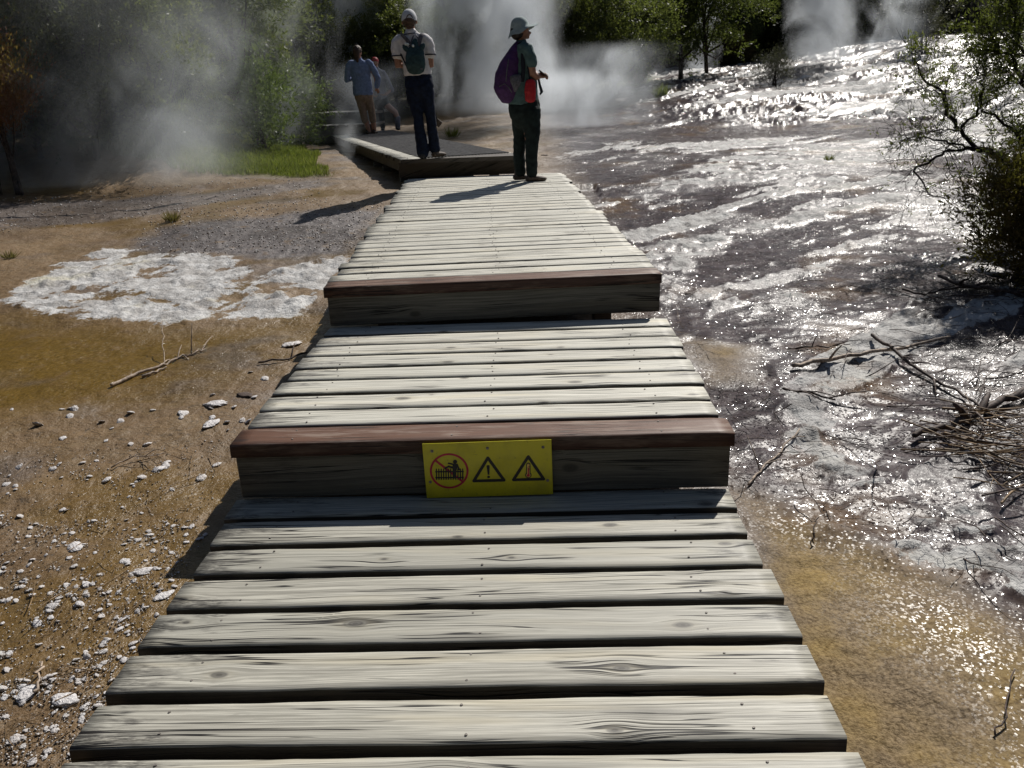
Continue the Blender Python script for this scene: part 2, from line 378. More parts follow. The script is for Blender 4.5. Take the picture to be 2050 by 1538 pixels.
# far sinter terraces
far = right*sst(Y, 14.5, 17)
fw = sst(stretch(.35, 1.6, R(24), 91, 5, .55), .47, .62)
white = np.maximum(white, far*fw*.9*sst(X-1.2, 0, 3.5))
sandm = np.maximum.reduce([pm([(1470, 990), (1530, 1000), (1560, 1040), (1700, 1090), (1900, 1170), (2010, 1235), (2110, 1300), (2110, 1600), (1700, 1600)], .12, .05, 4, 41),
    .8*pm([(1390, 690), (1480, 700), (1500, 760), (1430, 760)], .15, .1, 4, 43)])
film = pm([(1500, 1010), (1560, 1040), (1700, 1085), (1900, 1165), (2010, 1230), (2110, 1290), (2110, 1620), (2010, 1560), (1900, 1360), (1800, 1260), (1680, 1130), (1560, 1070)], .30, .16, 3, 45)
gold = np.maximum(pm([(-200, 640), (100, 640), (380, 660), (500, 670), (540, 720), (420, 760), (300, 800), (-200, 860)], .42, .30, 2.2, 51),
    .55*sst(fbm(X*.9, Y*1.4, 61, 4), .5, .66)*(1-right))
gravel = np.maximum.reduce([pm([(262, 500), (300, 460), (420, 440), (600, 425), (760, 420), (740, 480), (700, 510), (520, 525), (430, 510), (330, 512)], .15, .2, 3, 53),
    .8*pm([(-200, 440), (0, 405), (300, 395), (650, 360), (640, 372), (300, 430), (0, 460)], .2, .25, 2, 55),
    .5*(1-right)*sst(fbm(X*1.3, Y*2, 63, 4), .55, .7)])
sd_deck = np.abs((X*math.cos(PSI)-Y*math.sin(PSI))-(-.207))-.86
we = -1.13-.314*(Y-9.6)
grass = sst(we-.5-X, 0, .5)*sst(-X, 2.0, 2.6)*sst(Y+.35*(X+3.2), 10.9, 11.4)
grass = np.maximum(grass, pm([(1110, 165), (1290, 152), (1330, 170), (1180, 188)], .4, .3, 1.2, 57))
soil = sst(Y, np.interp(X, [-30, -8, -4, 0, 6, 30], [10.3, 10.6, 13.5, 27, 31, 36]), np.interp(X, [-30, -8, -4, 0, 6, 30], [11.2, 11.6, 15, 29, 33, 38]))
soil = np.maximum(soil, sst(-Y, 2.5, 5))  # dark cover for the added rise behind the camera
water = np.maximum.reduce([
    right*(1-white)*(1-sandm)*(1-.3*sst(fbm(X*1.1+3, Y*1.1, 71, 4), .52, .66)),
    pm([(1290, 262), (1400, 238), (1900, 240), (1860, 262), (1500, 280), (1250, 300), (1160, 300)], .3, .15, 1.5, 73)])*(1-soil)
# relief
n1 = fbm(X*2.2, Y*2.2, 5, 4)-.5; n2 = fbm(X*8, Y*8, 6, 4)-.5; n3 = fbm(X*30, Y*30, 8, 3)-.5
Z = tz(X, Y)
rough = .35+.9*white+.35*gravel-.25*water-.25*gold
Z = Z+near*(n1*.05*(1-.45*right)+n2*.030*rough+n3*.018*rough)+(1-near)*(n1*.09+n2*.035)
Z = Z+white*near*(.012+.02*np.abs(n2)*2)
rip = fbm(X*5+Y*3, Y*16-X*7, 12, 3)-.5
nk = fbm(X*13, Y*15, 18, 4, .6)-.5
Z = Z+white*right*near*(nk*.028-.018*sst(fbm(X*6, Y*9, 19, 3), .56, .66))
Z = Z+right*(1-white)*near*rip*.010*(1-.7*sandm)
# small terraced scarps on the right
sc1 = stretch(.5, 1.5, R(-28), 14, 4); Z = Z+right*near*sst(Y, 1.5, 3)*(np.abs(((sc1*7) % 1)-.5))*.02
terr = stretch(.25, .9, R(20), 15, 4); Z = Z+far*sst(X, 1.5, 5)*(((terr*6) % 1)**2)*.10
# keep the ground under the boardwalk decks
lim = np.where((sd_deck < .05) & (Y < 9.7), np.interp(Y, [2.6, 2.75, 4.1, 4.3], [.19, .30, .36, .52]), 99)
Z = np.minimum(Z, lim)
Z[Y < .3] -= .05
ZG = Z.reshape(NR, NC)
def gzn(x, y):
    x = np.atleast_1d(np.asarray(x, float)); y = np.atleast_1d(np.asarray(y, float)); t = x/(np.maximum(y, .35)*.62+.9)
    i = np.clip(np.searchsorted(ys, y)-1, 0, NR-2); j = np.clip(np.searchsorted(ts, t)-1, 0, NC-2)
    fy = np.clip((y-ys[i])/(ys[i+1]-ys[i]), 0, 1); fx = np.clip((t-ts[j])/(ts[j+1]-ts[j]), 0, 1)
    return (ZG[i, j]*(1-fx)+ZG[i, j+1]*fx)*(1-fy)+(ZG[i+1, j]*(1-fx)+ZG[i+1, j+1]*fx)*fy
def gz(x, y): return float(gzn(x, y)[0])
idx = np.arange(NC*NR).reshape(NR, NC)
q = np.stack([idx[:-1, :-1], idx[:-1, 1:], idx[1:, 1:], idx[1:, :-1]], -1).reshape(-1, 4)
gme = mesh_np('ground', np.stack([X, Y, Z], 1), q, np.full(len(q), 4))
for nm_, a in dict(white=white, right=right, sand=sandm, gold=gold, gravel=gravel, grass=grass, soil=soil, water=water, film=film).items():
    at_ = gme.attributes.new(nm_, 'FLOAT', 'POINT'); at_.data.foreach_set('value', a.astype(np.float32))
gme.polygons.foreach_set('use_smooth', [True]*len(gme.polygons))

g = G('thermal_ground'); P = g.n('NewGeometry').outputs['Position']
A = {k: g.attr(k) for k in ('white', 'right', 'sand', 'gold', 'gravel', 'grass', 'soil', 'water', 'film')}
na = g.noise(P, 1.3, 5, .6); nb = g.noise(P, 7, 5, .65); nc = g.noise(P, 38, 4, .7); nd_ = g.noise(P, 140, 3, .7); ne = g.noise(P, 3.0, 4, .6)
mud = g.mix(g.mr(na, .35, .65), (.11, .062, .022), (.175, .106, .042))
mud = g.mix(g.mr(nb, .45, .7), mud, (.175, .118, .06))
mud = g.mix(g.ma('MULTIPLY', g.mr(nc, .55, .68), .75), mud, (.05, .036, .022))
mud = g.mix(g.ma('MULTIPLY', g.mr(nd_, .58, .68), .5), mud, (.33, .28, .22))
rmud = g.mix(g.mr(nb, .35, .65), (.042, .034, .037), (.09, .072, .074))
rmud = g.mix(g.mr(na, .52, .7), rmud, (.12, .075, .042))
col = g.mix(A['right'], mud, rmud)
col = g.mix(g.ma('MULTIPLY', A['gold'], g.mr(nb, .2, .5)), col, g.mix(g.mr(nc, .3, .7), (.125, .074, .013), (.19, .117, .026)))
gv = g.mix(g.mr(nc, .35, .65), (.05, .042, .04), (.14, .12, .115)); gv = g.mix(g.mr(nd_, .6, .66), gv, (.42, .36, .34))
col = g.mix(g.ma('MULTIPLY', A['gravel'], g.mr(nb, .25, .45)), col, gv)
sn = g.noise(P, 90, 4, .75)
sand = g.mix(g.mr(sn, .35, .6), (.10, .068, .036), (.255, .19, .115)); sand = g.mix(g.mr(ne, .4, .7), sand, g.mix(g.mr(sn, .3, .6), (.16, .10, .03), (.30, .21, .08)))
col = g.mix(A['sand'], col, sand)
we_ = g.ma('ADD', g.ma('SUBTRACT', A['white'], g.ma('MULTIPLY_ADD', A['right'], .16, .06)), g.ma('ADD', g.ma('MULTIPLY', g.ma('SUBTRACT', nb, .5), 1.5), g.ma('MULTIPLY', g.ma('SUBTRACT', nc, .5), 1.1)))
wm = g.mr(we_, .44, .6)
wcol = g.mix(g.mr(nb, .38, .66), (.34, .325, .31), (.56, .555, .545)); wcol = g.mix(g.ma('MULTIPLY', g.mr(na, .55, .7), .6), wcol, (.58, .54, .38))
wcol = g.mix(g.ma('MULTIPLY', g.mr(nc, .56, .72), .8), wcol, (.22, .20, .20))
wcol = g.mix(g.ma('MULTIPLY', A['right'], .7), wcol, g.mix(g.mr(nb, .35, .65), (.20, .195, .19), (.44, .435, .42)))
col = g.mix(wm, col, wcol)
gcol = g.mix(g.mr(nb, .3, .7), (.07, .10, .02), (.16, .15, .05))
col = g.mix(A['grass'], col, gcol)
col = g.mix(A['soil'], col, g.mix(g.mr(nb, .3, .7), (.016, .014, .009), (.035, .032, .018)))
# wetness: thin film of water on the right, damp mud on the left
wet = g.ma('MULTIPLY', A['water'], g.mr(wm, .2, .8, 1, .15))
dry = g.ma('MAXIMUM', A['soil'], A['grass'])
rg = g.ma('SUBTRACT', .66, g.ma('MULTIPLY', g.mr(nb, .35, .6), .14))
rg = g.ma('SUBTRACT', rg, g.ma('MULTIPLY', A['gold'], .42))
GATE = g.mr(g.sep(g.n('TexVoronoi', {'Vector': P, 'Scale': 150, 'Randomness': 1.0}, feature='F1').outputs['Color'])[2], .72, .74)
rg = g.mix(wet, g.vec(rg, rg, rg), g.mix(GATE, (.30, .30, .30), (.055, .055, .055)))
rg = g.mix(g.ma('MULTIPLY', A['sand'], .95), rg, g.mix(g.ma('MULTIPLY', A['film'], GATE), (.8, .8, .8), (.10, .10, .10)))
rg = g.mix(wm, rg, g.mix(A['right'], (.62, .62, .62), (.66, .66, .66)))
rg = g.mix(dry, rg, (.95, .95, .95))
# sparkle relief
Ps = g.n('Mapping', {'Vector': P, 'Scale': (1, 1, .4)}).outputs[0]
h1 = g.noise(Ps, 26, 4, .7); h2 = g.noise(Ps, 110, 3, .75)
fl = g.ma('MULTIPLY', g.ma('ADD', A['water'], A['film'], clamp=True), g.ma('SUBTRACT', 1.0, wm))
b1 = g.bump(h1, g.ma('MULTIPLY_ADD', wm, .35, g.ma('MULTIPLY_ADD', fl, -.44, .5)), .02)
b2 = g.bump(h2, g.ma('MULTIPLY_ADD', fl, -.44, .5), .006, b1)
b3 = g.bump(g.noise(Ps, 9, 3, .6), g.ma('MULTIPLY_ADD', fl, -.36, .5), .03, b2)
def flake(scale, amp):
    vo = g.n('TexVoronoi', {'Vector': P, 'Scale': scale, 'Randomness': 1.0}, feature='F1')
    c = g.n('VectorMath', {0: vo.outputs['Color'], 1: (.5, .5, .5)}, operation='SUBTRACT').outputs[0]
    return g.n('VectorMath', {0: c, 1: g.vec(amp, amp, 0)}, operation='MULTIPLY').outputs[0], g.sep(vo.outputs['Color'])[2]
def facet(scale, thr, amp):
    vo = g.n('TexVoronoi', {'Vector': P, 'Scale': scale, 'Randomness': 1.0}, feature='F1'); cc = g.sep(vo.outputs['Color'])
    c = g.n('VectorMath', {0: vo.outputs['Color'], 1: (.5, .5, .5)}, operation='SUBTRACT').outputs[0]
    k = g.ma('MULTIPLY', g.mr(cc[2], thr, thr+.01), amp)
    return g.n('VectorMath', {0: c, 1: g.vec(k, k, 0)}, operation='MULTIPLY').outputs[0]
patch = g.mr(g.noise(g.n('Mapping', {'Vector': P, 'Scale': (.7, 1.6, 1)}).outputs[0], 2.4, 4, .62), .36, .62)
am = g.ma('MULTIPLY_ADD', g.ma('MULTIPLY', fl, patch), 1.25, g.ma('MULTIPLY_ADD', wm, .2, .10))
am = g.ma('MULTIPLY', am, g.ma('MULTIPLY_ADD', A['film'], -.45, 1.0))
fk = g.n('VectorMath', {0: facet(150, .70, am), 1: facet(60, .88, g.ma('MULTIPLY', am, .8))}, operation='ADD').outputs[0]
fk = g.n('VectorMath', {0: fk, 1: b3}, operation='ADD').outputs[0]
b3 = g.n('VectorMath', {0: fk}, operation='NORMALIZE').outputs[0]
sp = g.ma('MULTIPLY', g.mr(g.ma('MAXIMUM', dry, g.ma('MULTIPLY', A['sand'], g.ma('SUBTRACT', 1.0, A['film']))), 0, 1, .55, .08, False), g.ma('MULTIPLY_ADD', wm, -.6, 1.0))
sp = g.ma('MULTIPLY', sp, g.ma('SUBTRACT', 1.0, g.ma('MULTIPLY', g.ma('MULTIPLY', fl, g.ma('SUBTRACT', 1.0, GATE)), .93)))
M['ground'] = g.done(g.bsdf(col, rg, b3, sp))
go = obj('ground', gme, M['ground']); tag(go, kind='structure')

# ------------------------------------------------------------------ boardwalk
XL = -1.0694; W = 1.725; AC = XL+W/2
def D(a, s, z=0): return Vector((a*math.cos(PSI)+s*math.sin(PSI), -a*math.sin(PSI)+s*math.cos(PSI), z))
Z0, Z1, Z2, Z3 = .30, .5177, .7255, .9255
def plank_mesh(L, Wd, T, seed, nails=(-.66, .02, .64), wob=.003, ns=30):
    bm = bmesh.new(); r = random.Random(seed); rings = []
    prof = []
    b = .006
    tops = [(-Wd/2, -T+.004), (-Wd/2+.002, -.011), (-Wd/2+.0025, -.006), (-Wd/2+b, -.001)]
    mid = [(-Wd/2+b+(Wd-2*b)*k/6, 0) for k in range(1, 6)]
    prof = tops+mid+[(-p[0], p[1]) for p in tops[::-1]]+[(Wd/2-.004, -T), (-Wd/2+.004, -T)]
    cup = r.uniform(-.002, .003); tw = r.uniform(-.002, .002); ea = [r.uniform(-.008, .008), r.uniform(-.008, .008)]
    for i in range(ns+1):
        u = i/ns; x = (u-.5)*L+(ea[0] if i == 0 else ea[1] if i == ns else 0)
        e1 = (float(vn(u*9, seed*1.7, 3))-.5)*2*wob+(float(vn(u*31, seed*2.1, 4))-.5)*wob*.9
        e2 = (float(vn(u*9, seed*3.3, 5))-.5)*2*wob+(float(vn(u*31, seed*4.1, 6))-.5)*wob*.9
        ring = []
        skew = ea[0]*.0
        for (y, z) in prof:
            yy = y+(e1 if y < 0 else e2)*abs(y)/(Wd/2)
            zz = z+(cup*((y/(Wd/2))**2)+tw*(u-.5)*2*(y/(Wd/2)) if z > -.02 else 0)
            if i in (0, ns) and z > -.012: zz -= .003
            ring.append(bm.verts.new((x+y*r.uniform(-.004, .004)*(1 if i in (0, ns) else 0), yy, zz)))
        rings.append(ring)
    n = len(prof)
    for i in range(ns):
        for k in range(n):
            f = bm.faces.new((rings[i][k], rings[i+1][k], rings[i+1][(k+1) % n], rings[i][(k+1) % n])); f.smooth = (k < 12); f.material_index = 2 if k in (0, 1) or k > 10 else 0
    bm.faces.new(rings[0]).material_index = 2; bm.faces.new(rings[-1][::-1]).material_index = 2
    bmesh.ops.recalc_face_normals(bm, faces=bm.faces)
    for nx in nails:
        for sy in (-1, 1):
            c = Vector((nx+r.uniform(-.02, .02), sy*Wd*.29+r.uniform(-.01, .01), .0))
            rr = .0042; top = []; bot = []
            for k in range(8):
                a = k*math.pi/4; d = Vector((math.cos(a), math.sin(a), 0))
                bot.append(bm.verts.new(c+d*rr+Vector((0, 0, -.004)))); top.append(bm.verts.new(c+d*rr*.75+Vector((0, 0, .0022))))
            f = bm.faces.new(top); f.material_index = 1
            for k in range(8):
                f = bm.faces.new((bot[k], bot[(k+1) % 8], top[(k+1) % 8], top[k])); f.material_index = 1
    return bm
def board(L, Wd, T, seed, **k): return plank_mesh(L, Wd, T, seed, **k)
def section(label, s_mid, z, fronts, depth, wmat, width=W, xl=XL, T=.048, seed=0, psi=PSI, s_piv=None, jag=.012):
    """one platform of planks across; local x across, y along"""
    ac = xl+width/2; o = D(ac, s_mid, 0)
    if s_piv is not None: o = D(ac, s_piv, 0)+Vector((math.sin(psi), math.cos(psi), 0))*(s_mid-s_piv)
    root = empty('boardwalk', (o.x, o.y, gz(o.x, o.y)), -psi, label, 'boardwalk', 'boardwalk sections')
    zb = root.location.z
    for i, (s0, wd) in enumerate(fronts):
        r = random.Random(seed*100+i)
        L = width+r.uniform(-jag, jag)
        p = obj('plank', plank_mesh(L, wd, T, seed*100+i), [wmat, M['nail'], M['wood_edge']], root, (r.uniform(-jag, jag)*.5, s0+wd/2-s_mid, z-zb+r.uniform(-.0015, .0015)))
        p.rotation_euler = (r.uniform(-.006, .006), 0, r.uniform(-.0035, .0035))
    s_a = fronts[0][0]; s_b = fronts[-1][0]+fronts[-1][1]
    for k, a in enumerate((-width/2+.16, 0, width/2-.16)):
        bm = bmesh.new(); box(bm, Vector((a, (s_a+s_b)/2-s_mid, z-zb-T-.075)), (.05, s_b-s_a-.06, .146)); bevel(bm)
        obj('bearer', bm, M['wood_dark'], root)
    for sy in np.arange(s_a+.35, s_b, 1.5):
        for a in (-width/2+.16, width/2-.16):
            p = D(ac+a, sy); h = z-T-.15-(gz(p.x, p.y)-.35)
            bm = bmesh.new(); box(bm, Vector((a+math.copysign(.0765, a)*-1, sy-s_mid, z-zb-T-.15-h/2)), (.1, .1, h)); bevel(bm, .006)
            obj('post', bm, M['wood_dark'], root)
    return root, zb, ac
f0 = [(1.463-.1785*k, .145) for k in range(9, 0, -1)]+[(1.463, .145), (1.641, .146), (1.816, .146), (1.991, .147), (2.166, .146), (2.341, .146), (2.515, .146)]
b0, zb0, ac0 = section('nearest plank platform of the boardwalk with the knotty wide planks below the yellow sign', 1.2, Z0, f0, 0, M['wood'], seed=1)
f1 = [(2.806+.1683*k, .147) for k in range(8)]
b1_, zb1, ac1 = section('middle plank platform of the boardwalk between the two red-edged steps, yellow sign on its front', 3.4, Z1, f1, 0, M['wood_pale'], seed=2)
W2 = W*.9905; XL2 = -1.0658
rr_ = random.Random(5); f2 = []; s_ = 4.334
while s_ < 9.32:
    wd = rr_.choice((.143, .146, .148, .125)); f2.append((s_, wd)); s_ += wd+rr_.uniform(.008, .026)
f2.append((s_, max(.09, 9.535-s_)))
b2_, zb2, ac2 = section('longest plank platform of the boardwalk on which the person with the purple backpack stands', 7.0, Z2, f2, 0, M['wood_pale'], W2, XL2, seed=3, psi=-.027, s_piv=4.168, jag=.028)
def step(root, zb, s_mid, sf, ztop, zlow, width, seed):
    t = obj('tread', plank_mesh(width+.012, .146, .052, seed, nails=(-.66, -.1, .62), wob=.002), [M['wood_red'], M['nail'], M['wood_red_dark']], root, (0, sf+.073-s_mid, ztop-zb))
    h = ztop-.052-zlow-.004
    bm = bmesh.new(); box(bm, Vector((0, 0, 0)), (width-.012, .045, h)); bmesh.ops.subdivide_edges(bm, edges=[e for e in bm.edges if abs(e.verts[0].co.x-e.verts[1].co.x) > .5], cuts=20); bevel(bm, .004, 1)
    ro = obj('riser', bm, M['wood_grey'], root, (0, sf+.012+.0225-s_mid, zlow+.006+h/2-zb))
step(b1_, zb1, 3.4, 2.637, Z1, Z0, W, 901)
step(b2_, zb2, 7.0, 4.168, Z2, Z1, W2, 902)
# dark side skirt at the far left corner of the long platform
bm = bmesh.new(); box(bm, Vector((-W2/2-.03, 9.1-7.0, Z2-zb2-.24)), (.03, .85, .36)); bevel(bm)
obj('side_skirt', bm, M['wood_dark'], b2_)

# mesh topped walkway turning left
WA = R(17.5); wd_dir = Vector((-math.sin(WA), math.cos(WA), 0)); wd_ac = Vector((math.cos(WA), math.sin(WA), 0))
WL0 = Vector((-1.1285, 9.617, 0)); WLEN = 7.2; WW = 1.30
root3 = empty('boardwalk', (*(WL0+wd_ac*WW/2+wd_dir*WLEN/2).xy, .75), WA, 'raised walkway covered in black anti-slip netting, turning off behind the person in jeans', 'boardwalk', 'boardwalk sections')
zb3 = .75
def loc3(a, s): return (a-WW/2, s-WLEN/2)
s_ = .02; k = 0; rr3 = random.Random(8)
while s_ < WLEN:
    wd = .143
    bm = plank_mesh(WW+rr3.uniform(-.012, .012), wd, .045, 300+k, ns=10, nails=(-.56,)); 
    x_, y_ = loc3(WW/2, s_+wd/2)
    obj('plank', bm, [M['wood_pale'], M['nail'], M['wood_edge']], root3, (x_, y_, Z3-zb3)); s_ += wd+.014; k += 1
# front wedge: triangular filler so that the front edge stays square to the lower platform
bm = bmesh.new()
pA = WL0; pB = WL0+Vector((1.36, -.047, 0)); 
for zt, zl in ((Z3, Z3-.045),):
    tri = [pA+Vector((.0, -.005, 0)), pB, WL0+wd_ac*WW+wd_dir*.0]
    inv = Matrix.Rotation(-WA, 3, 'Z'); L = [inv @ (p-Vector(root3.location)) for p in tri]
    up = [bm.verts.new((p.x, p.y, zt-zb3-.001)) for p in L]; dn = [bm.verts.new((p.x, p.y, zl-zb3)) for p in L]
    bm.faces.new(up); bm.faces.new(dn[::-1])
    for i in range(3): bm.faces.new((up[i], dn[i], dn[(i+1) % 3], up[(i+1) % 3]))
bmesh.ops.recalc_face_normals(bm, faces=bm.faces); obj('corner_board', bm, M['wood_dark'], root3)
# netting: a woven rubber mat, a real grid of strands
bm = bmesh.new(); na_, nl = 26, 150
x0, x1 = .24, WW-.05
def strand(p, q_, wz, h):
    d = (Vector(q_)-Vector(p)).normalized(); s = Vector((-d.y, d.x, 0))*wz/2
    vs = [bm.verts.new(Vector(c)+sg*s+Vector((0, 0, hz))) for c in (p, q_) for sg in (-1, 1) for hz in (0, h)]
    for f in ((1, 3, 7, 5), (0, 1, 5, 4), (2, 6, 7, 3), (0, 2, 3, 1), (4, 5, 7, 6)): bm.faces.new([vs[i] for i in f])
zz = Z3-zb3+.002
for i in range(na_+1):
    a = x0+(x1-x0)*i/na_; x_, ya = loc3(a, .0); _, yb_ = loc3(a, WLEN); strand((x_, ya, zz), (x_, yb_, zz), .017, .007)
for j in range(nl+1):
    xa, y_ = loc3(x0, WLEN*j/nl); xb, _ = loc3(x1, 0); strand((xa, y_, zz+.003), (xb, y_, zz+.003), .016, .007)
M['net'] = plain('black_rubber_netting', (.10, .098, .10), .7, .4, .25, 20)
obj('netting', bm, M['net'], root3)
bm = bmesh.new(); x_, y_ = loc3(.755, -.0); 
ang = -WA-R(2)
box(bm, Vector((WW/2-.5*WW+.0, -WLEN/2-.03, Z3-zb3-.045-.085)), (1.38, .04, .165), Matrix.Rotation(-WA-R(2.0), 3, 'Z')); bevel(bm)
obj('riser', bm, M['wood_dark'], root3)
for a in (.12, WW/2, WW-.12):
    x_, y_ = loc3(a, WLEN/2); bm = bmesh.new(); box(bm, Vector((x_, y_+.1, Z3-zb3-.045-.07)), (.05, WLEN-.35, .138)); bevel(bm); obj('bearer', bm, M['wood_dark'], root3)
for s_ in (.45, 1.6, 2.3, 3.2, 4.4, 5.6, 6.9):
    for a in (.1, WW-.1):
        x_, y_ = loc3(a, s_); pw = WL0+wd_ac*a+wd_dir*s_; zl = gz(pw.x, pw.y)-.2
        bm = bmesh.new(); box(bm, Vector((x_, y_, (Z3-.185+zl)/2-zb3)), (.1, .1, Z3-.185-zl)); bevel(bm, .006); obj('post', bm, M['wood_grey'], root3)
bm = bmesh.new(); box(bm, Vector((*inv @ (Vector((.43, 9.50, 0))-Vector((root3.location.x, root3.location.y, 0))), )), (.02, .02, .02)); bm.free()

# platforms beyond, stepping up towards the left
def far_platform(label, pl, pr, z, depth, drop, w_mat, seed):
    A_ = at_z(*pl, z); B_ = at_z(*pr, z); d = (B_-A_); L = d.length; rz = math.atan2(d.y, d.x); mid = (A_+B_)/2
    zb = gz(mid.x, mid.y); root = empty('boardwalk', (mid.x, mid.y, zb), rz, label, 'boardwalk', 'boardwalk sections')
    n = int(L/.158)
    for i in range(n):
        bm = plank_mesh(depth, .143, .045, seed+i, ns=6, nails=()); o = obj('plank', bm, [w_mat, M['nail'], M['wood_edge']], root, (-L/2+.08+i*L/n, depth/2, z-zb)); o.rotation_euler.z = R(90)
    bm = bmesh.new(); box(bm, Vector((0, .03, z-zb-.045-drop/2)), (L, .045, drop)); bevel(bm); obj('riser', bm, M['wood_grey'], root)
    for a in np.linspace(-L/2+.1, L/2-.1, 4):
        bm = bmesh.new(); box(bm, Vector((a, .12, (z-.2-zb)/2-.1)), (.1, .1, max(.1, z-.2-zb)+.2)); bevel(bm); obj('post', bm, M['wood_dark'], root)
    return root
far_platform('low grey walkway platform crossing behind the far netted end, below the highest one', (618, 253), (750, 248), 1.10, 1.5, .42, M['wood_grey'], 600)
far_platform('highest grey walkway platform farthest back on the left, against the bushes', (608, 228), (748, 223), 1.30, 1.4, .55, M['wood_grey'], 700)
fp = at(1215, 156)
rt = empty('boardwalk', (fp.x, fp.y, fp.z), R(-8), 'small dark wooden box of walkway far off in the steam before the bushes', 'boardwalk', 'boardwalk sections')
bm = bmesh.new(); box(bm, Vector((0, 0, .18)), (.65, .8, .36)); bevel(bm, .01); obj('riser', bm, M['wood_dark'], rt)
for i in range(5):
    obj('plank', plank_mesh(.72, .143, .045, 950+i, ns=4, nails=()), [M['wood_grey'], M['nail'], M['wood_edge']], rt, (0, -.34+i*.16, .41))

# ------------------------------------------------------------------ warning sign
SW, SH = .4415, .2065
p0 = D(0, 2.637-.006); cL = at_y(978, 942, D(-.07, 2.628).y)
sroot = empty('warning_sign', (cL.x, cL.y, Z0+.004), -PSI, 'yellow warning sign with three hazard pictographs screwed to the front of the step', 'sign')
sroot.rotation_euler = (0, R(-.55), -PSI)
KS = SW/1635.
def sp_(u, v): return ((u-187-(v-180)*.055)*KS-SW/2, SH-((v-180)+(u-187)*.0275)*KS)
def prism(bm, pts, y0, y1, mat=0):
    a = [bm.verts.new((x, y0, z)) for x, z in pts]; b = [bm.verts.new((x, y1, z)) for x, z in pts]
    f = bm.faces.new(b); f.material_index = mat
    for i in range(len(pts)): bm.faces.new((a[i], a[(i+1) % len(pts)], b[(i+1) % len(pts)], b[i]))
def cir(c, r, n=40): return [(c[0]+r*math.cos(2*math.pi*k/n), c[1]+r*math.sin(2*math.pi*k/n)) for k in range(n)]
def S2(L): return [sp_(*p) for p in L]
def seg(p, q_, w_, n=6):
    p = Vector(p); q_ = Vector(q_); d = (q_-p).normalized(); a0 = math.atan2(d.y, d.x); L = []
    for k in range(n+1):
        a = a0-math.pi/2+math.pi*k/n; L.append((q_.x+w_/2*math.cos(a), q_.y+w_/2*math.sin(a)))
    for k in range(n+1):
        a = a0+math.pi/2+math.pi*k/n; L.append((p.x+w_/2*math.cos(a), p.y+w_/2*math.sin(a)))
    return L
def ringm(bm, c, r0, r1, y0, y1, n=48):
    o_ = [Vector((*p, 0)) for p in cir(c, r1, n)]; i_ = [Vector((*p, 0)) for p in cir(c, r0, n)]
    for k in range(n):
        prism(bm, S2([(o_[k].x, o_[k].y), (o_[(k+1) % n].x, o_[(k+1) % n].y), (i_[(k+1) % n].x, i_[(k+1) % n].y), (i_[k].x, i_[k].y)]), y0, y1)
def fin(bm): bmesh.ops.recalc_face_normals(bm, faces=bm.faces); return bm
bm = bmesh.new(); box(bm, Vector((0, .002, SH/2)), (SW, .004, SH)); bevel(bm, .001, 1); obj('panel', bm, M['yellow'], sroot)
F0, F1, F2, F3 = 0.0002, -.0006, -.0011, -.0016
bm = bmesh.new(); ringm(bm, (525, 558), 221, 249, F0, F1); prism(bm, S2(seg((352, 408), (695, 706), 30)), F0, F1-.0002); obj('prohibition_ring', fin(bm), M['signred'], sroot)
bm = bmesh.new()
for k in range(12):
    u = 362+k*30.6; prism(bm, S2([(u-8, 680), (u-8, 532), (u, 518), (u+8, 532), (u+8, 680)]), F0, F2)
for v in (566, 650): prism(bm, S2([(346, v+9), (346, v-9), (712, v-9), (712, v+9)]), F0, F2-.0001)
obj('fence_symbol', fin(bm), M['black'], sroot)
bm = bmesh.new(); prism(bm, S2(cir((602, 428), 27)), F0, F3)
prism(bm, S2([(572, 458), (635, 456), (642, 480), (620, 545), (612, 662), (578, 662), (574, 560), (566, 510)]), F0, F3)
prism(bm, S2(seg((518, 448), (590, 466), 20)), F0, F3-.0001); prism(bm, S2(seg((628, 470), (655, 535), 20)), F0, F3-.0001)
prism(bm, S2(seg((575, 510), (520, 492), 28)), F0, F3-.0002); prism(bm, S2(seg((522, 492), (474, 516), 24)), F0, F3-.0003)
obj('climbing_figure', fin(bm), M['black'], sroot)
def tri_sym(a, b, c, name):
    bm = bmesh.new()
    for p, q_, dz in ((a, b, 0), (b, c, .00005), (c, a, .0001)): prism(bm, S2(seg(p, q_, 40)), F0, F1-dz)
    return bm
bm = tri_sym((1020, 378), (840, 700), (1228, 692), ''); prism(bm, S2([(1003, 490), (1012, 480), (1030, 479), (1044, 488), (1040, 612), (1018, 615)]), F0, F1-.0002)
prism(bm, S2(cir((1030, 645), 18)), F0, F1); obj('warning_triangle', fin(bm), M['black'], sroot)
bm = tri_sym((1533, 365), (1348, 688), (1735, 680), ''); prism(bm, S2(seg((1535, 475), (1538, 615), 56)), F0, F1); prism(bm, S2(cir((1538, 622), 41)), F0, F1-.0001); obj('heat_triangle', fin(bm), M['black'], sroot)
bm = bmesh.new(); prism(bm, S2(seg((1535, 478), (1537, 600), 32)), F0, F2); prism(bm, S2(cir((1538, 624), 28)), F0, F2-.0001); obj('thermometer_tube', fin(bm), M['orange'], sroot)
bm = bmesh.new(); prism(bm, S2(seg((1537, 530), (1538, 610), 16)), F0, F3); prism(bm, S2(cir((1538, 624), 20)), F0, F3-.0001)
for v in (500, 520, 540): prism(bm, S2([(1536, v-3), (1550, v-3), (1550, v+3), (1536, v+3)]), F0, F3-.0002)
obj('thermometer_mercury', fin(bm), M['signred'], sroot)
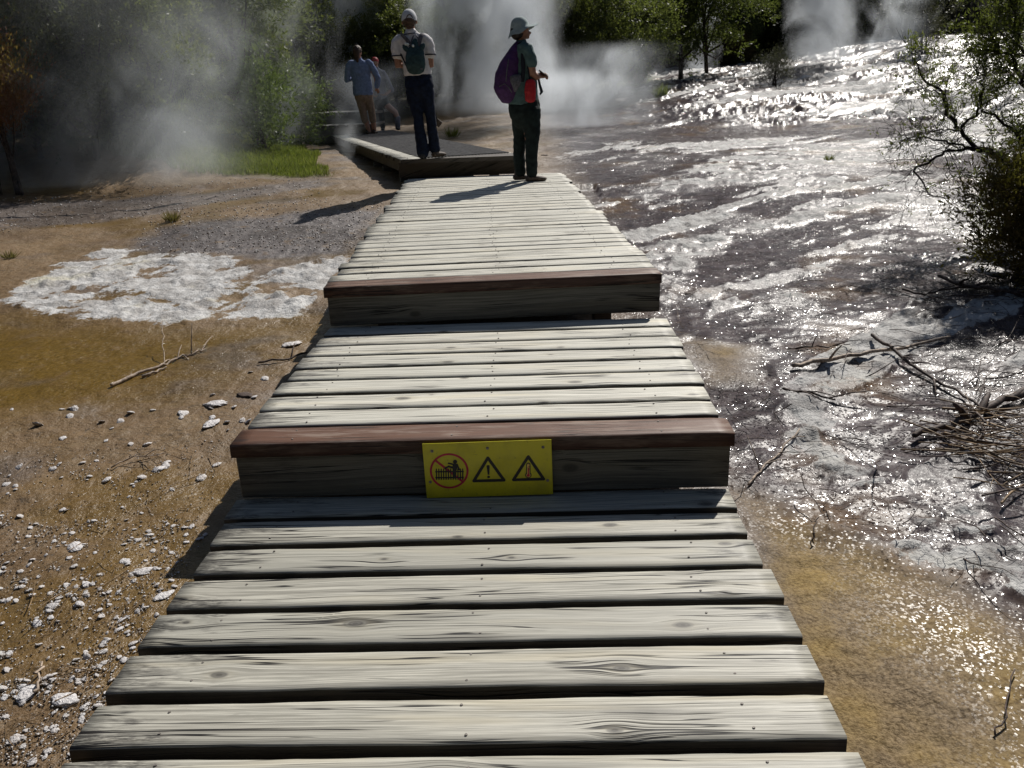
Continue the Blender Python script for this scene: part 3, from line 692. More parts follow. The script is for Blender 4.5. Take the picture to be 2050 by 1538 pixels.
for u, v in ((311, 278), (1015, 243), (1717, 235), (280, 710), (1786, 698)):
    bm = bmesh.new(); x_, z_ = sp_(u, v)
    prism(bm, cir((x_, z_), 20*KS, 16), F0, -.0012); prism(bm, cir((x_, z_), 13*KS, 12), F0, -.002); obj('screw', fin(bm), M['nail'], sroot)

# ------------------------------------------------------------------ vegetation
def leaf_mat(name, c1, c2, c3, trans=.35):
    g = G(name); gi = g.n('NewGeometry').outputs['Random Per Island']; oi = g.n('ObjectInfo').outputs['Random']
    tc = g.n('TexCoord').outputs['Object']
    c = g.mix(g.mr(gi, 0, .7, 0, 1, False), c1, c2); c = g.mix(g.mr(gi, .72, 1), c, c3)
    c = g.mix(g.ma('MULTIPLY', g.mr(g.noise(tc, 1.6, 3), .4, .65), .6), c, tuple(v*.55 for v in c1))
    hs = g.n('HueSaturation', {'Color': c, 'Hue': g.ma('MULTIPLY_ADD', oi, .05, .475), 'Value': g.ma('MULTIPLY_ADD', oi, .6, .7)}).outputs[0]
    b = g.bsdf(hs, .5, spec=.35)
    tr = g.n('BsdfTranslucent', {'Color': g.mix(.5, hs, (.16, .2, .02), 'MIX')}).outputs[0]
    mx = g.n('MixShader', {0: trans, 1: b, 2: tr}).outputs[0]
    return g.done(mx)
M['leaf_dark'] = leaf_mat('dark_manuka_leaf', (.045, .068, .028), (.085, .118, .042), (.16, .175, .065), .5)
M['leaf_mid'] = leaf_mat('olive_leaf', (.068, .082, .03), (.12, .132, .048), (.2, .19, .07), .5)
M['leaf_bright'] = leaf_mat('bright_green_leaf', (.06, .095, .035), (.10, .15, .055), (.17, .22, .085), .45)
M['leaf_red'] = leaf_mat('red_brown_dead_foliage', (.17, .055, .035), (.27, .095, .06), (.33, .15, .10), .5)
M['leaf_orange'] = leaf_mat('rusty_olive_leaf', (.08, .045, .014), (.13, .08, .025), (.17, .12, .04), .35)
M['leaf_grey'] = leaf_mat('grey_twiggy_leaf', (.07, .06, .05), (.11, .10, .085), (.16, .15, .13), .2)
M['straw'] = leaf_mat('straw_blade', (.22, .17, .07), (.32, .26, .12), (.42, .36, .2), .35)
M['grass_blade'] = leaf_mat('green_grass_blade', (.10, .14, .03), (.18, .21, .05), (.30, .28, .09), .5)
M['bark'] = plain('bark', (.055, .042, .033), .85, .2, .3, 25, .5)
M['bark_dark'] = plain('dark_bark', (.022, .016, .015), .85, .2, .3, 40, .5)

def unit(v): return v/np.maximum(1e-6, np.linalg.norm(v, axis=1, keepdims=True))
def leaves_mesh(pos, dirs, ln, wd, rg_, name='foliage'):
    n = len(pos); d = unit(dirs); r = rg_.normal(size=(n, 3)); s = unit(np.cross(d, r)); b = np.cross(d, s)
    ln = ln*rg_.uniform(.6, 1.3, (n, 1)); wd = wd*rg_.uniform(.7, 1.3, (n, 1))
    v = np.stack([pos, pos+d*ln*.5+s*wd*.5+b*wd*.12, pos+d*ln, pos+d*ln*.45-s*wd*.5+b*wd*.12], 1).reshape(-1, 3)
    f = np.arange(n*4)
    return mesh_np(name, v, f, np.full(n, 4))
def sprays(rg_, blobs, nsp, per, sl, up, spread):
    """sprays of small leaves on the shell of blobs (c, r3)"""
    wts = np.array([b[1][0]*b[1][2] for b in blobs]); wts = wts/wts.sum(); bi = rg_.choice(len(blobs), nsp, p=wts)
    C_ = np.array([b[0] for b in blobs])[bi]; R_ = np.array([b[1] for b in blobs])[bi]
    n = unit(rg_.normal(size=(nsp, 3))); n[:, 2] = np.where(n[:, 2] < -.5, -n[:, 2], n[:, 2])
    o = C_+n*R_*rg_.uniform(.55, 1.0, (nsp, 1))
    d = unit(n*.55+np.array([0, 0, up])+rg_.normal(size=(nsp, 3))*.45)
    t = rg_.uniform(0, 1, (nsp, per)); L = sl*rg_.uniform(.5, 1.4, (nsp, 1))
    p = o[:, None, :]+d[:, None, :]*(t*L)[:, :, None]+rg_.normal(size=(nsp, per, 3))*(.02+.05*L[:, :, None])
    dd = d[:, None, :]+rg_.normal(size=(nsp, per, 3))*spread
    return p.reshape(-1, 3), dd.reshape(-1, 3)
def make_tree(name, label, cat, H, RX, base, nb, nsp, per, sl, ln, wd, lmat, seed, up=.6, spread=.7, trunk_r=.07, group=None, stems=1):
    rg_ = np.random.default_rng(seed); r = random.Random(seed); blobs = []
    for i in range(nb):
        h = base+(H-base)*(i+.5)/nb*r.uniform(.85, 1.1); fr = math.sin(math.pi*min(.97, .18+.75*(h-base)/(H-base)))
        a = i*2.4+r.uniform(-.5, .5); rad = RX*fr*r.uniform(.2, .72)
        br = RX*r.uniform(.34, .6)*(.6+.5*fr)
        blobs.append(((math.cos(a)*rad, math.sin(a)*rad, h), (br, br, br*r.uniform(.6, .95))))
    p, d = sprays(rg_, blobs, nsp, per, sl, up, spread)
    root = empty(name, (0, 0, 0), 0, label, cat, group)
    obj('crown', leaves_mesh(p, d, ln, wd, rg_), lmat, root)
    bm = bmesh.new()
    for s_ in range(stems):
        ox, oy = (r.uniform(-.15, .15), r.uniform(-.15, .15)) if stems > 1 else (0, 0)
        tips = blobs[s_::stems]; top = Vector(tips[-1][0]); pts = []; rad = []
        for k in range(6):
            u = k/5; pts.append(Vector((ox, oy, -.15)).lerp(top, u)+Vector((math.sin(u*5+seed)*.08, math.cos(u*4+seed)*.08, 0))*H*.1*(1-abs(2*u-1))); rad.append(trunk_r*(1-.85*u))
        tube(bm, pts, rad, n=7)
        for b in tips[:-1]:
            j = min(4, max(1, int(b[0][2]/H*5)-1)); st = pts[j]; e = Vector(b[0]); m_ = (st+e)/2+Vector((0, 0, -.05*H))
            tube(bm, [st, m_, e], [rad[j]*.6, rad[j]*.4, rad[j]*.15], n=6)
    obj('trunk', bm, M['bark'], root); return root
LB = {}
G1 = 'dark bush behind the steam'
protos = []
TR = [dict(H=4.6, RX=1.5, base=.7, nb=13, nsp=1500, per=13, sl=.38, ln=.10, wd=.032, lmat='leaf_dark', seed=1),
      dict(H=3.6, RX=1.3, base=.4, nb=11, nsp=1300, per=13, sl=.34, ln=.10, wd=.034, lmat='leaf_dark', seed=2),
      dict(H=5.6, RX=1.7, base=1.1, nb=15, nsp=1700, per=12, sl=.42, ln=.11, wd=.036, lmat='leaf_dark', seed=3),
      dict(H=3.2, RX=1.35, base=.25, nb=11, nsp=1300, per=13, sl=.30, ln=.09, wd=.036, lmat='leaf_mid', seed=4),
      dict(H=4.4, RX=1.3, base=.5, nb=13, nsp=1400, per=13, sl=.36, ln=.09, wd=.030, lmat='leaf_mid', seed=5)]
# individual trees: (proto, px, py of the base on the ground, height scale, label)
spots = []
def S_(k, x, y, sc_, label): spots.append((k, x, y, sc_, label))
r = random.Random(21)
for i in range(8):       # front row along the left shore
    x = -4.6-i*.85+r.uniform(-.2, .2); y = 11.9-.14*i+r.uniform(-.2, .35)
    S_((3, 1, 3, 4, 1, 3, 4, 1)[i], x, y, r.uniform(.55, .75), 'low bush in the front row along the left shore, half hidden by steam')
for i in range(12):
    x = -4.3-i*.95+r.uniform(-.4, .4); y = 15.2+r.uniform(-.6, .9)-.1*i
    S_(r.choice((0, 4, 0, 4)), x, y, r.uniform(.75, 1.0), 'dark evergreen tree in the second row on the left slope')
for i in range(12):
    x = -5.0-i*1.25+r.uniform(-.5, .5); y = 18.5+r.uniform(-1, 1.2)
    S_(r.choice((0, 2, 2, 1)), x, y, r.uniform(.9, 1.25), 'dark evergreen tree high on the left slope against the hill')
for i in range(11):
    x = -6.5+i*.95+r.uniform(-.3, .3); y = 22.6+r.uniform(-.5, .8)
    S_(r.choice((3, 4, 1, 3)), x, y, r.uniform(.6, .9), 'olive bush in the steam behind the far grey platforms')
for i in range(12):
    x = -7.0+i*1.2+r.uniform(-.4, .4); y = 26+r.uniform(-.7, 1)
    S_(r.choice((0, 2, 4, 1)), x, y, r.uniform(.85, 1.2), 'dark tree in the steam on the hill behind the two nearer hikers')
for i in range(13):
    x = .5+i*1.15+r.uniform(-.4, .4); y = 32.0+.22*i+r.uniform(-.6, .8)
    S_(r.choice((3, 4, 3, 1)), x, y, r.uniform(.7, 1.0), 'olive bush along the far edge of the white terrace')
for i in range(14):
    x = 1.0+i*.98+r.uniform(-.3, .3); y = 33.4+.22*i+r.uniform(-.4, .5)
    S_(3 if i % 3 else 1, x, y, r.uniform(.75, 1.05), 'leafy bush filling the gaps behind the first row along the far terrace edge')
for i in range(16):
    x = -3+i*1.5+r.uniform(-.5, .5); y = 36.5+.25*i*.6+r.uniform(-.8, 1)
    S_(r.choice((0, 2, 4, 3)), x, y, r.uniform(.9, 1.3), 'tall dark tree on the far hillside beyond the white terrace')
for i in range(16):
    x = -5+i*1.9+r.uniform(-.5, .5); y = 41+.2*i+r.uniform(-1, 1)
    S_(r.choice((0, 2, 2, 4)), x, y, r.uniform(1.0, 1.4), 'dark tree on the upper far hillside, farthest row')
grp = {}
proto_obj = [None]*len(TR)
for k, x, y, s_, lab in spots:
    if proto_obj[k] is None:
        t = dict(TR[k]); lm_ = M[t.pop('lmat')]; o = make_tree('evergreen_tree', lab, 'tree', lmat=lm_, group=lab+'s', **t); proto_obj[k] = o
        o.location = (x, y, gz(x, y)-.05); o.rotation_euler = (0, 0, r.uniform(0, 6.28)); o.scale = (s_*1.05, s_*1.05, s_)
    else:
        o = copy_thing(proto_obj[k], (x, y, gz(x, y)-.05), (r.uniform(-.06, .06), r.uniform(-.06, .06), r.uniform(0, 6.28)), (s_*r.uniform(.95, 1.2), s_*r.uniform(.95, 1.2), s_), lab)
    o['group'] = 'trees: '+lab
# single shrubs that stand out
def shrub(px, py, label, H, RX, lmat, seed, cat='shrub', name='shrub', **kw):
    p = at(px, py); a = dict(base=.08, nb=9, nsp=700, per=12, sl=.26, ln=.07, wd=.02, trunk_r=.03, stems=3); a.update(kw)
    o = make_tree(name, label, cat, H, RX, lmat=M[lmat], seed=seed, **a); o.location = (p.x, p.y, gz(p.x, p.y)-.04); return o
shrub(588, 292, 'bright green feathery shrub at the top of the grass bank beside the walkway', 1.25, .62, 'leaf_bright', 31, nsp=900, per=14, up=-.1, sl=.3)
shrub(520, 300, 'pale green leafy shrub behind the grass bank, left of the bright green one', 1.35, .75, 'leaf_bright', 37, nsp=600, per=12)
shrub(22, 392, 'red-brown dead bush at the left edge before the dark trees', 1.55, .38, 'leaf_red', 32, nsp=900, up=1.6, sl=.5, wd=.012, spread=.4, base=.7, ln=.05)
shrub(1478, 132, 'rusty orange rounded shrub beside a small steam wisp at the terrace edge', 1.0, .75, 'leaf_orange', 33, nsp=800, up=.9)
shrub(1492, 128, 'pointed olive shrub just behind the rusty orange one', 1.9, .6, 'leaf_mid', 34, nsp=800, up=1.2)
shrub(1550, 178, 'bare grey twiggy shrub on the dark rock of the terrace', .55, .5, 'leaf_grey', 35, nsp=420, wd=.008, up=.9, sl=.3)
shrub(1195, 130, 'sunlit yellow-green bush beside the far wooden box', 1.5, 1.0, 'leaf_bright', 36, nsp=700)
shrub(735, 216, 'small pale leafy bush right behind the grey platform', .7, .55, 'leaf_mid', 38, nsp=500)
shrub(1840, 105, 'pale grey-green bush at the foot of the terrace right of the big steam column', 1.6, 1.2, 'leaf_grey', 39, nsp=800, wd=.02)
shrub(2072, 572, 'dense olive bush at the right edge under the leaning branch', .85, .42, 'leaf_orange', 40, nsp=1500, ln=.04, wd=.012, per=14, sl=.2)
M['leaf_lowshrub'] = leaf_mat('dark_olive_leaf', (.03, .035, .012), (.055, .058, .02), (.09, .085, .03))
o = shrub(2120, 470, 'dark olive bush hanging over the right edge behind the leaning branch', 1.2, .5, 'leaf_lowshrub', 46, nsp=1700, ln=.04, wd=.012, per=14, sl=.2)
# tufts
def tuft(px, py, label, h, n, mat, seed, spread=.5, name='grass_tuft', cat='grass tuft'):
    p = at(px, py); rg_ = np.random.default_rng(seed)
    a = rg_.uniform(0, 6.28, n); rr = rg_.uniform(0, 1, n)**.7*h*.45
    pos = np.stack([np.cos(a)*rr, np.sin(a)*rr, np.zeros(n)-.01], 1); d = np.stack([np.cos(a)*spread*rg_.uniform(0, 1, n), np.sin(a)*spread*rg_.uniform(0, 1, n), np.ones(n)], 1)+rg_.normal(size=(n, 3))*.12
    o = obj(name, leaves_mesh(pos, d, h, h*.035+.003, rg_), M[mat]); o.location = (p.x, p.y, gz(p.x, p.y)); return tag(o, label, cat)
tuft(345, 446, 'small dead straw tuft on the ochre mud left of the longest platform', .11, 140, 'straw', 61, 1.2)
tuft(1322, 196, 'small yellow-green tuft on the dark slope near the far box', .30, 200, 'leaf_mid', 62, .8)
tuft(1275, 172, 'pale straw tussock on the white rim before the far trees', .42, 320, 'straw', 63, .9)
tuft(1195, 205, 'dark scrubby tuft where the white rim starts, nearest the steam', .35, 260, 'leaf_mid', 64, 1.2)
tuft(1660, 324, 'tiny dark green tuft alone on the white sinter streak', .09, 90, 'leaf_mid', 65, 1.0)
tuft(20, 517, 'low straw tuft on the ochre mud at the left edge', .08, 90, 'straw', 66, 1.5)
tuft(905, 275, 'pale green tuft at the right edge of the netted walkway behind the person in jeans', .2, 120, 'grass_blade', 67, .9)
# grass on the bank
rg_ = np.random.default_rng(99); n = 60000
gx = rg_.uniform(-5.6, -2.0, n); gy = rg_.uniform(10.6, 17, n)
wev = -1.13-.314*(gy-9.6); keep = (gx < wev-.35-.4*vn(gx*2, gy*2, 3)) & (gy+.35*(gx+3.2) > 10.75+.6*fbm(gx*1.6, gy*1.6, 4, 3)) & (gy < 16.0+.3*(gx+3))
gx = gx[keep]; gy = gy[keep]; gp = np.stack([gx, gy, gzn(gx, gy)-.005], 1)
gd = np.stack([rg_.normal(size=len(gx))*.35, rg_.normal(size=len(gx))*.35, np.ones(len(gx))], 1)
hh = .05+.09*fbm(gx*2, gy*2, 9, 3)
o = obj('grass', leaves_mesh(gp, gd, hh[:, None]*.85, .008, rg_, 'grass'), M['grass_blade']); tag(o, 'short green grass growing over the bank left of the netted walkway', 'grass', kind='stuff')

# ------------------------------------------------------------------ steam
def steam(label, px, py, r0, r1, H_, dx=0, dy=0, dens=.3, bend=1.4, freq=1.2, lo=.42, hi=.7, top=.65, seed=1, pos=None, flat=1.0, low=.06, aniso=.35, tint=(.90, .95, 1.0)):
    r0 *= 1.35; r1 *= 1.35; H = H_*1.1; p = at(px, py) if pos is None else Vector(pos)
    bm = bmesh.new(); n = 26; K = 12; rings = []
    for i in range(-1, K+1):
        h = i/K if i >= 0 else -1.2/H; R_ = (r0+(r1-r0)*max(0, h))*(.35 if i == K else .8 if i == K-1 else 1)
        ring = []
        for k in range(n):
            a = 2*math.pi*k/n; q_ = R_*(.86+.26*float(vn(math.cos(a)*2+seed*3.1+max(0, h)*2, math.sin(a)*2+max(0, h)*5, seed)))
            hb = max(0, h)**bend; ring.append(bm.verts.new((dx*hb+math.cos(a)*q_, dy*hb+math.sin(a)*q_*flat, h*H)))
        rings.append(ring)
    for i in range(K+1):
        for k in range(n): bm.faces.new((rings[i][k], rings[i][(k+1) % n], rings[i+1][(k+1) % n], rings[i+1][k]))
    bm.faces.new(rings[0][::-1]); bm.faces.new(rings[-1])
    g = G('steam_volume'); tc = g.n('TexCoord').outputs['Object']; x, y, z = g.sep(tc)
    h = g.ma('MULTIPLY', z, 1/H, clamp=True); hb = g.ma('POWER', h, bend)
    ux = g.ma('SUBTRACT', x, g.ma('MULTIPLY', hb, dx)); uy = g.ma('MULTIPLY', g.ma('SUBTRACT', y, g.ma('MULTIPLY', hb, dy)), 1/flat)
    rr = g.ma('SQRT', g.ma('ADD', g.ma('MULTIPLY', ux, ux), g.ma('MULTIPLY', uy, uy)))
    d = g.ma('DIVIDE', rr, g.ma('MULTIPLY_ADD', h, r1-r0, r0))
    nv = g.n('Mapping', {'Vector': tc, 'Location': (seed*7.3, seed*3.7, seed*1.9), 'Scale': (1, 1, .75)}).outputs[0]
    nz = g.noise(nv, freq, 5, .6, 1.1)
    f = g.mr(g.ma('ADD', d, g.ma('MULTIPLY', g.ma('SUBTRACT', nz, .5), -.75)), .05, .60, 1, 0)
    f = g.ma('MULTIPLY', f, g.mr(h, top, 1.0, 1, 0))
    f = g.ma('MULTIPLY', f, g.mr(h, 0, .06, 0, 1))
    f = g.ma('MULTIPLY', f, g.ma('MULTIPLY_ADD', g.mr(nz, lo, hi), 1-low, low))
    v = g.n('VolumePrincipled', {'Color': tint, 'Density': g.ma('MULTIPLY', f, dens*1.25), 'Anisotropy': aniso}).outputs[0]
    g.t.links.new(v, g.out.inputs['Volume'])
    m = g.m
    o = obj('steam', bm, m); o.location = p; bmesh_n = None
    return tag(o, label, 'steam', kind='stuff')
steam('thin grey steam bank drifting before the dark trees on the left', 260, 380, 2.2, 2.4, 1.6, -.3, .4, .5, freq=.9, seed=1, flat=.5)
steam('grey steam rising before the grass bank', 395, 352, 1.0, 1.4, 2.2, .5, .4, .42, freq=1.1, seed=3)
steam('small white steam jet from the ground beside the netted walkway', 690, 346, .10, .34, .62, .1, .25, 1.6, freq=3.2, seed=4, lo=.3, hi=.7)
steam('pale steam cloud rolling up over the trees left of the person in the cap', 650, 215, 1.3, 2.5, 4.6, .7, .5, 1.3, freq=.75, seed=5, top=.8)
steam('wide white steam cloud rising between the two nearer hikers', 985, 235, 1.9, 2.7, 4.6, .3, .8, 2.0, freq=.7, seed=6, top=.8)
steam('white steam sheet spreading over the pool right of the hikers', 1110, 225, 2.6, 3.0, 1.4, .8, .6, 1.1, freq=.9, seed=7, flat=.8)
steam('soft steam cloud before the trees right of the person in the sun hat', 1215, 175, 1.8, 2.4, 3.8, -.6, .4, .7, freq=.7, seed=8, top=.7)
steam('dense white steam column roaring from the far vent', 1640, 132, 1.3, 2.0, 5.2, .2, .6, 1.7, freq=.8, seed=9, lo=.38, hi=.62, low=.12, top=.9)
steam('small white steam wisp beside the rusty orange shrub', 1405, 148, .8, .6, 2.2, .25, 0, 1.6, freq=1.3, seed=10, lo=.44)
steam('thin steam wisp right of the big white column', 1770, 125, 1.3, 1.1, 2.0, .8, .2, 1.0, freq=1.2, seed=11)
steam('faint ground steam round the feet of the person in the blue shirt', 735, 262, .9, 1.1, 1.3, .4, .3, .9, freq=1.3, seed=12, pos=(-2.55, 16.3, .85))

# ------------------------------------------------------------------ people
M['polo'] = plain('white_polo_cloth', (.62, .60, .60), .85, .2, .05, 30, .15)
M['trim'] = plain('navy_trim', (.012, .014, .03), .8, .2)
M['jeans'] = plain('dark_navy_jeans', (.006, .011, .027), .8, .2, .2, 25, .25)
M['shoe'] = plain('brown_grey_shoe', (.09, .068, .052), .7, .3, .25, 40)
M['shoe_dark'] = plain('dark_shoe', (.03, .03, .033), .7, .3, .2, 40)
M['cap'] = plain('grey_white_cap', (.55, .56, .57), .85, .2, .04, 30)
M['hair'] = plain('brown_hair', (.06, .032, .018), .55, .4, .3, 60, .4)
M['hair_dark'] = plain('dark_hair', (.014, .010, .009), .5, .4, .3, 60, .4)
M['pack_teal'] = plain('dark_teal_fabric', (.024, .052, .056), .75, .3, .15, 30, .3)
M['pack_purple'] = plain('purple_fabric', (.055, .018, .085), .7, .3, .15, 25, .3)
M['pack_grey'] = plain('grey_mesh_fabric', (.10, .10, .115), .8, .2, .15, 60, .3)
M['strap_dark'] = plain('dark_webbing', (.018, .02, .028), .8, .2)
M['tee'] = plain('grey_green_tee_cloth', (.075, .125, .125), .85, .2, .1, 25, .2)
M['trouser_green'] = plain('black_green_trousers', (.011, .018, .017), .8, .2, .2, 20, .25)
M['red_cloth'] = plain('red_nylon', (.38, .010, .016), .6, .4, .1, 20)
M['hat'] = plain('pale_grey_green_hat', (.30, .36, .36), .85, .2, .06, 30)
M['blue_shirt'] = plain('blue_shirt_cloth', (.20, .26, .42), .85, .2, .08, 25, .2)
M['tan_trousers'] = plain('tan_brown_trousers', (.28, .20, .145), .85, .2, .1, 25, .2)
M['grey_cloth'] = plain('grey_cloth', (.16, .17, .21), .85, .2, .1, 25, .2)
M['silver'] = plain('pale_plastic', (.62, .66, .64), .35, .5, .05)
M['dark_plastic'] = plain('dark_plastic', (.02, .02, .022), .4, .5, .1)
M['mint'] = plain('mint_fabric', (.30, .45, .40), .8, .2, .05)

class Fig:
    """figure given in picture pixels (px, py, depth px), scaled about its foot point"""
    def __init__(s, fx, fy, k): s.fx, s.fy, s.k = fx, fy, k
    def p(s, q): return Vector(((q[0]-s.fx)*s.k, (q[2] if len(q) > 2 else 0)*s.k, (s.fy-q[1])*s.k))
    def tube(s, bm, pts, rad, side=(1, 0, 0), n=14):
        tube(bm, [s.p(q) for q in pts], [tuple(v*s.k for v in (r if isinstance(r, tuple) else (r, r))) for r in rad], side, n)
    def ell(s, bm, c, r, rot=None): ellipsoid(bm, s.p(c), [v*s.k for v in r], rot)
    def hand(s, bm, wrist, kn, curl, size, thumb):
        """palm from wrist towards kn, four fingers curling along `curl`, thumb on the `thumb` side"""
        w0 = s.p(wrist); d = (s.p(kn)-w0).normalized(); c = Vector(curl).normalized(); c = (c-d*c.dot(d)).normalized(); w = d.cross(c)*thumb
        L = size*.5; tube(bm, [w0, w0+d*L*.55, w0+d*L], [(size*.17, size*.11), (size*.22, size*.12), (size*.21, size*.1)], w, 10)
        for i, ln in enumerate((.42, .48, .45, .36)):
            b = w0+d*L*.95+w*size*(.155-.105*i); l = size*ln
            tube(bm, [b, b+d*l*.4+c*l*.12, b+d*l*.62+c*l*.45, b+d*l*.55+c*l*.75], [size*.055, size*.05, size*.045, size*.036], w, 8)
        b = w0+d*L*.25+w*size*.17; tube(bm, [b, b+w*size*.16+d*size*.15+c*size*.06, b+w*size*.13+d*size*.33+c*size*.16], [size*.07, size*.06, size*.045], c, 8)
def shoe_bm(f, heel, toe, hw, hh):
    bm = bmesh.new(); a = f.p(heel); b = f.p(toe); k = f.k; d = (b-a)
    f_ = lambda t, z: a+d*t+Vector((0, 0, z*k))
    tube(bm, [f_(.02, hh*.32), f_(.3, hh*.34), f_(.62, hh*.30), f_(.9, hh*.24)], [(hw*.8*k, hh*.34*k), (hw*.85*k, hh*.36*k), (hw*k, hh*.3*k), (hw*.8*k, hh*.22*k)], d.cross(Vector((0, 0, 1))), 12)
    tube(bm, [f_(.16, hh*.4), f_(.2, hh*1.15)], [(hw*.72*k, hw*.8*k), (hw*.66*k, hw*.75*k)], d.cross(Vector((0, 0, 1))), 12)
    m = fuse(bm, .006, 4, 'shoe')
    n = len(m.vertices); co = np.zeros(n*3, np.float32); m.vertices.foreach_get('co', co); co = co.reshape(-1, 3)
    co[:, 2] = np.maximum(co[:, 2], a.z); m.vertices.foreach_set('co', co.ravel()); m.update(); return m
def ribbon(bm, pts, w_, th, nrm):
    pts = [Vector(p) for p in pts]; nrm = Vector(nrm); tube(bm, pts, [(w_/2, th/2)]*len(pts), nrm.cross(pts[-1]-pts[0]), 8)
def cap_dome(bm, c, r, z0, n=24, m=7, th=.004, tilt=0):
    """open dome: c centre, r (rx, ry, rz), from height fraction z0 up"""
    for o_, flip in ((1, False), (1-th/r[0], True)):
        rings = []
        for i in range(m+1):
            a = math.asin(z0)+(math.pi/2-math.asin(z0))*i/m
            rings.append([bm.verts.new(Vector(c)+Vector((r[0]*o_*math.cos(a)*math.cos(2*math.pi*k/n), r[1]*o_*math.cos(a)*math.sin(2*math.pi*k/n), r[2]*o_*math.sin(a)))) for k in range(n)] if i < m else [bm.verts.new(Vector(c)+Vector((0, 0, r[2]*o_)))])
        for i in range(m):
            for k in range(n):
                q_ = (rings[i][k], rings[i][(k+1) % n], rings[i+1][(k+1) % n], rings[i+1][k]) if i < m-1 else (rings[i][k], rings[i][(k+1) % n], rings[i+1][0])
                f = bm.faces.new(q_[::-1] if flip else q_); f.smooth = True

# --- person in the cap, seen from behind
KM = 1.504/291; fm = Fig(848, 316, KM)
pm_ = D(0, 0); foot = at_z(850, 316, Z3+.012)
man = empty('person', foot, 0, 'person in white polo, grey cap and dark jeans seen from behind on the netted walkway', 'person')
bm = bmesh.new()
fm.ell(bm, (836, 42, 2), (13.2, 18.5, 17)[0:1]+(16.5, 18.5)); fm.ell(bm, (836, 51, 7), (10, 12, 10)); fm.ell(bm, (836, 47, 20), (2.4, 3.2, 4))
for x_ in (821.5, 850.5): fm.ell(bm, (x_, 48.5, 2), (1.8, 3.2, 4.6))
fm.tube(bm, [(837, 70, 0), (837, 52, 2)], [9.5, 8.6])
fm.tube(bm, [(847, 188), (846, 160), (842, 120), (839, 85), (838, 70)], [(24, 14), (23, 13), (25, 13), (24, 11), (10, 8)])
for sx, el, hd in ((-1, (807, 131, -2), (829, 127, 25)), (1, (873, 133, 0), (860, 127, 27))):
    sh = (839+sx*30, 82, 0); w_ = tuple(el[i]+(hd[i]-el[i])*.86 for i in range(3))
    fm.tube(bm, [sh, ((sh[0]+el[0])/2+sx*1.5, 107, -1), el, tuple((el[i]+w_[i])/2 for i in range(3)), w_], [9, 8.4, 7.2, 6.8, 4.6])
    fm.hand(bm, w_, hd, (0, .3, 1), .165*.86, -sx)
for leg in ([(836, 185), (839, 237, 1), (846, 308, 0)], [(858, 185), (866, 235, 3), (871, 300, 12)]): fm.tube(bm, leg, [13, 8.5, 6])
obj('body', fuse(bm, .0065, 3, 'body'), M['skin_dark'], man)
bm = bmesh.new()
fm.tube(bm, [(845.5, 148, 0), (845.5, 140), (843.5, 120), (840, 98), (839, 82), (838.5, 73), (838, 67.5)], [(29.5, 19), (28.5, 18.5), (28.5, 17.5), (30.5, 17), (31, 15), (22, 12), (12.5, 10.5)], n=20)
for sx in (-1, 1):
    sh = (839+sx*25, 80, 0); c_ = (807.5 if sx < 0 else 872.5, 110, -1)
    fm.tube(bm, [sh, (839+sx*31, 86, 0), ((sh[0]+c_[0])/2+sx*4, 96, 0), c_], [11, 12, 12.3, 12.8], n=14)
obj('shirt', fuse(bm, .008, 4, 'shirt', .006, 14, 3), M['polo'], man)
bm = bmesh.new(); fm.tube(bm, [(837.5, 69, 0), (837, 66, 1)], [(14.2, 12.2), (11.5, 10.5)], n=20); obj('collar', bm, M['polo'], man)
bm = bmesh.new(); tube(bm, [fm.p((837.6, 71.2, 0)), fm.p((837.5, 69.8, 0))], [(15.3*KM, 13*KM), (15*KM, 12.8*KM)], n=20, cap=False); obj('collar_trim', bm, M['trim'], man)
for sx in (-1, 1):
    c_ = (807.3 if sx < 0 else 872.8, 112, -1); bm = bmesh.new(); tube(bm, [fm.p((c_[0], 110.2, -1)), fm.p((c_[0], 112.4, -1))], [13.5*KM, 13.4*KM], n=16, cap=False); obj('cuff_trim', bm, M['trim'], man)
bm = bmesh.new()
fm.tube(bm, [(845.5, 146, 0), (846, 155, 0), (847.5, 172, -2), (848, 186, 0)], [(27.5, 17.5), (29, 19), (30.5, 20.5), (27, 18)], n=20)
fm.tube(bm, [(834, 180, 0), (836, 200, 0), (840.5, 236, 1), (842, 265, -1), (845.5, 305, -1)], [(16.5, 18), (15.5, 16), (10.6, 11.5), (11.8, 12.5), (13.6, 14)])
fm.tube(bm, [(861, 180, 0), (862.5, 200, 2), (866.5, 235, 5), (868, 266, 6), (870.5, 300, 9)], [(16.5, 18), (15, 16), (10.2, 11.5), (11, 12.5), (11.8, 13)])
obj('trousers', fuse(bm, .008, 3, 'trousers', .006, 12, 5), M['jeans'], man)
obj('shoe', shoe_bm(fm, (843, 316.5, -12), (847, 316.5, 26), 10.5, 17), M['shoe_dark'], man)
obj('shoe', shoe_bm(fm, (868, 316, 2), (890, 316, 30), 10, 17), M['shoe'], man)
bm = bmesh.new(); fm.ell(bm, (836, 46, -1), (14.6, 17.8, 12.5)); fm.ell(bm, (836, 54, -6), (11, 9, 7)); obj('hair', fuse(bm, .006, 3, 'hair', .003, 60, 2), M['hair'], man)
bm = bmesh.new(); cap_dome(bm, fm.p((836, 43.5, 1)), (15.9*KM, 18.6*KM, 20.3*KM), -.12)
a = []
for k in range(15):
    t = (k/14-.5)*2.2; a.append((math.sin(t), math.cos(t)))
fr = [bm.verts.new(fm.p((836+15.4*x_, 44.5, 1+18*y_))) for x_, y_ in a]; bk = [bm.verts.new(fm.p((836+13*x_, 47.5-2*abs(x_), 1+17+20*y_*.9))) for x_, y_ in a]
for k in range(14): bm.faces.new((fr[k], fr[k+1], bk[k+1], bk[k])).smooth = True
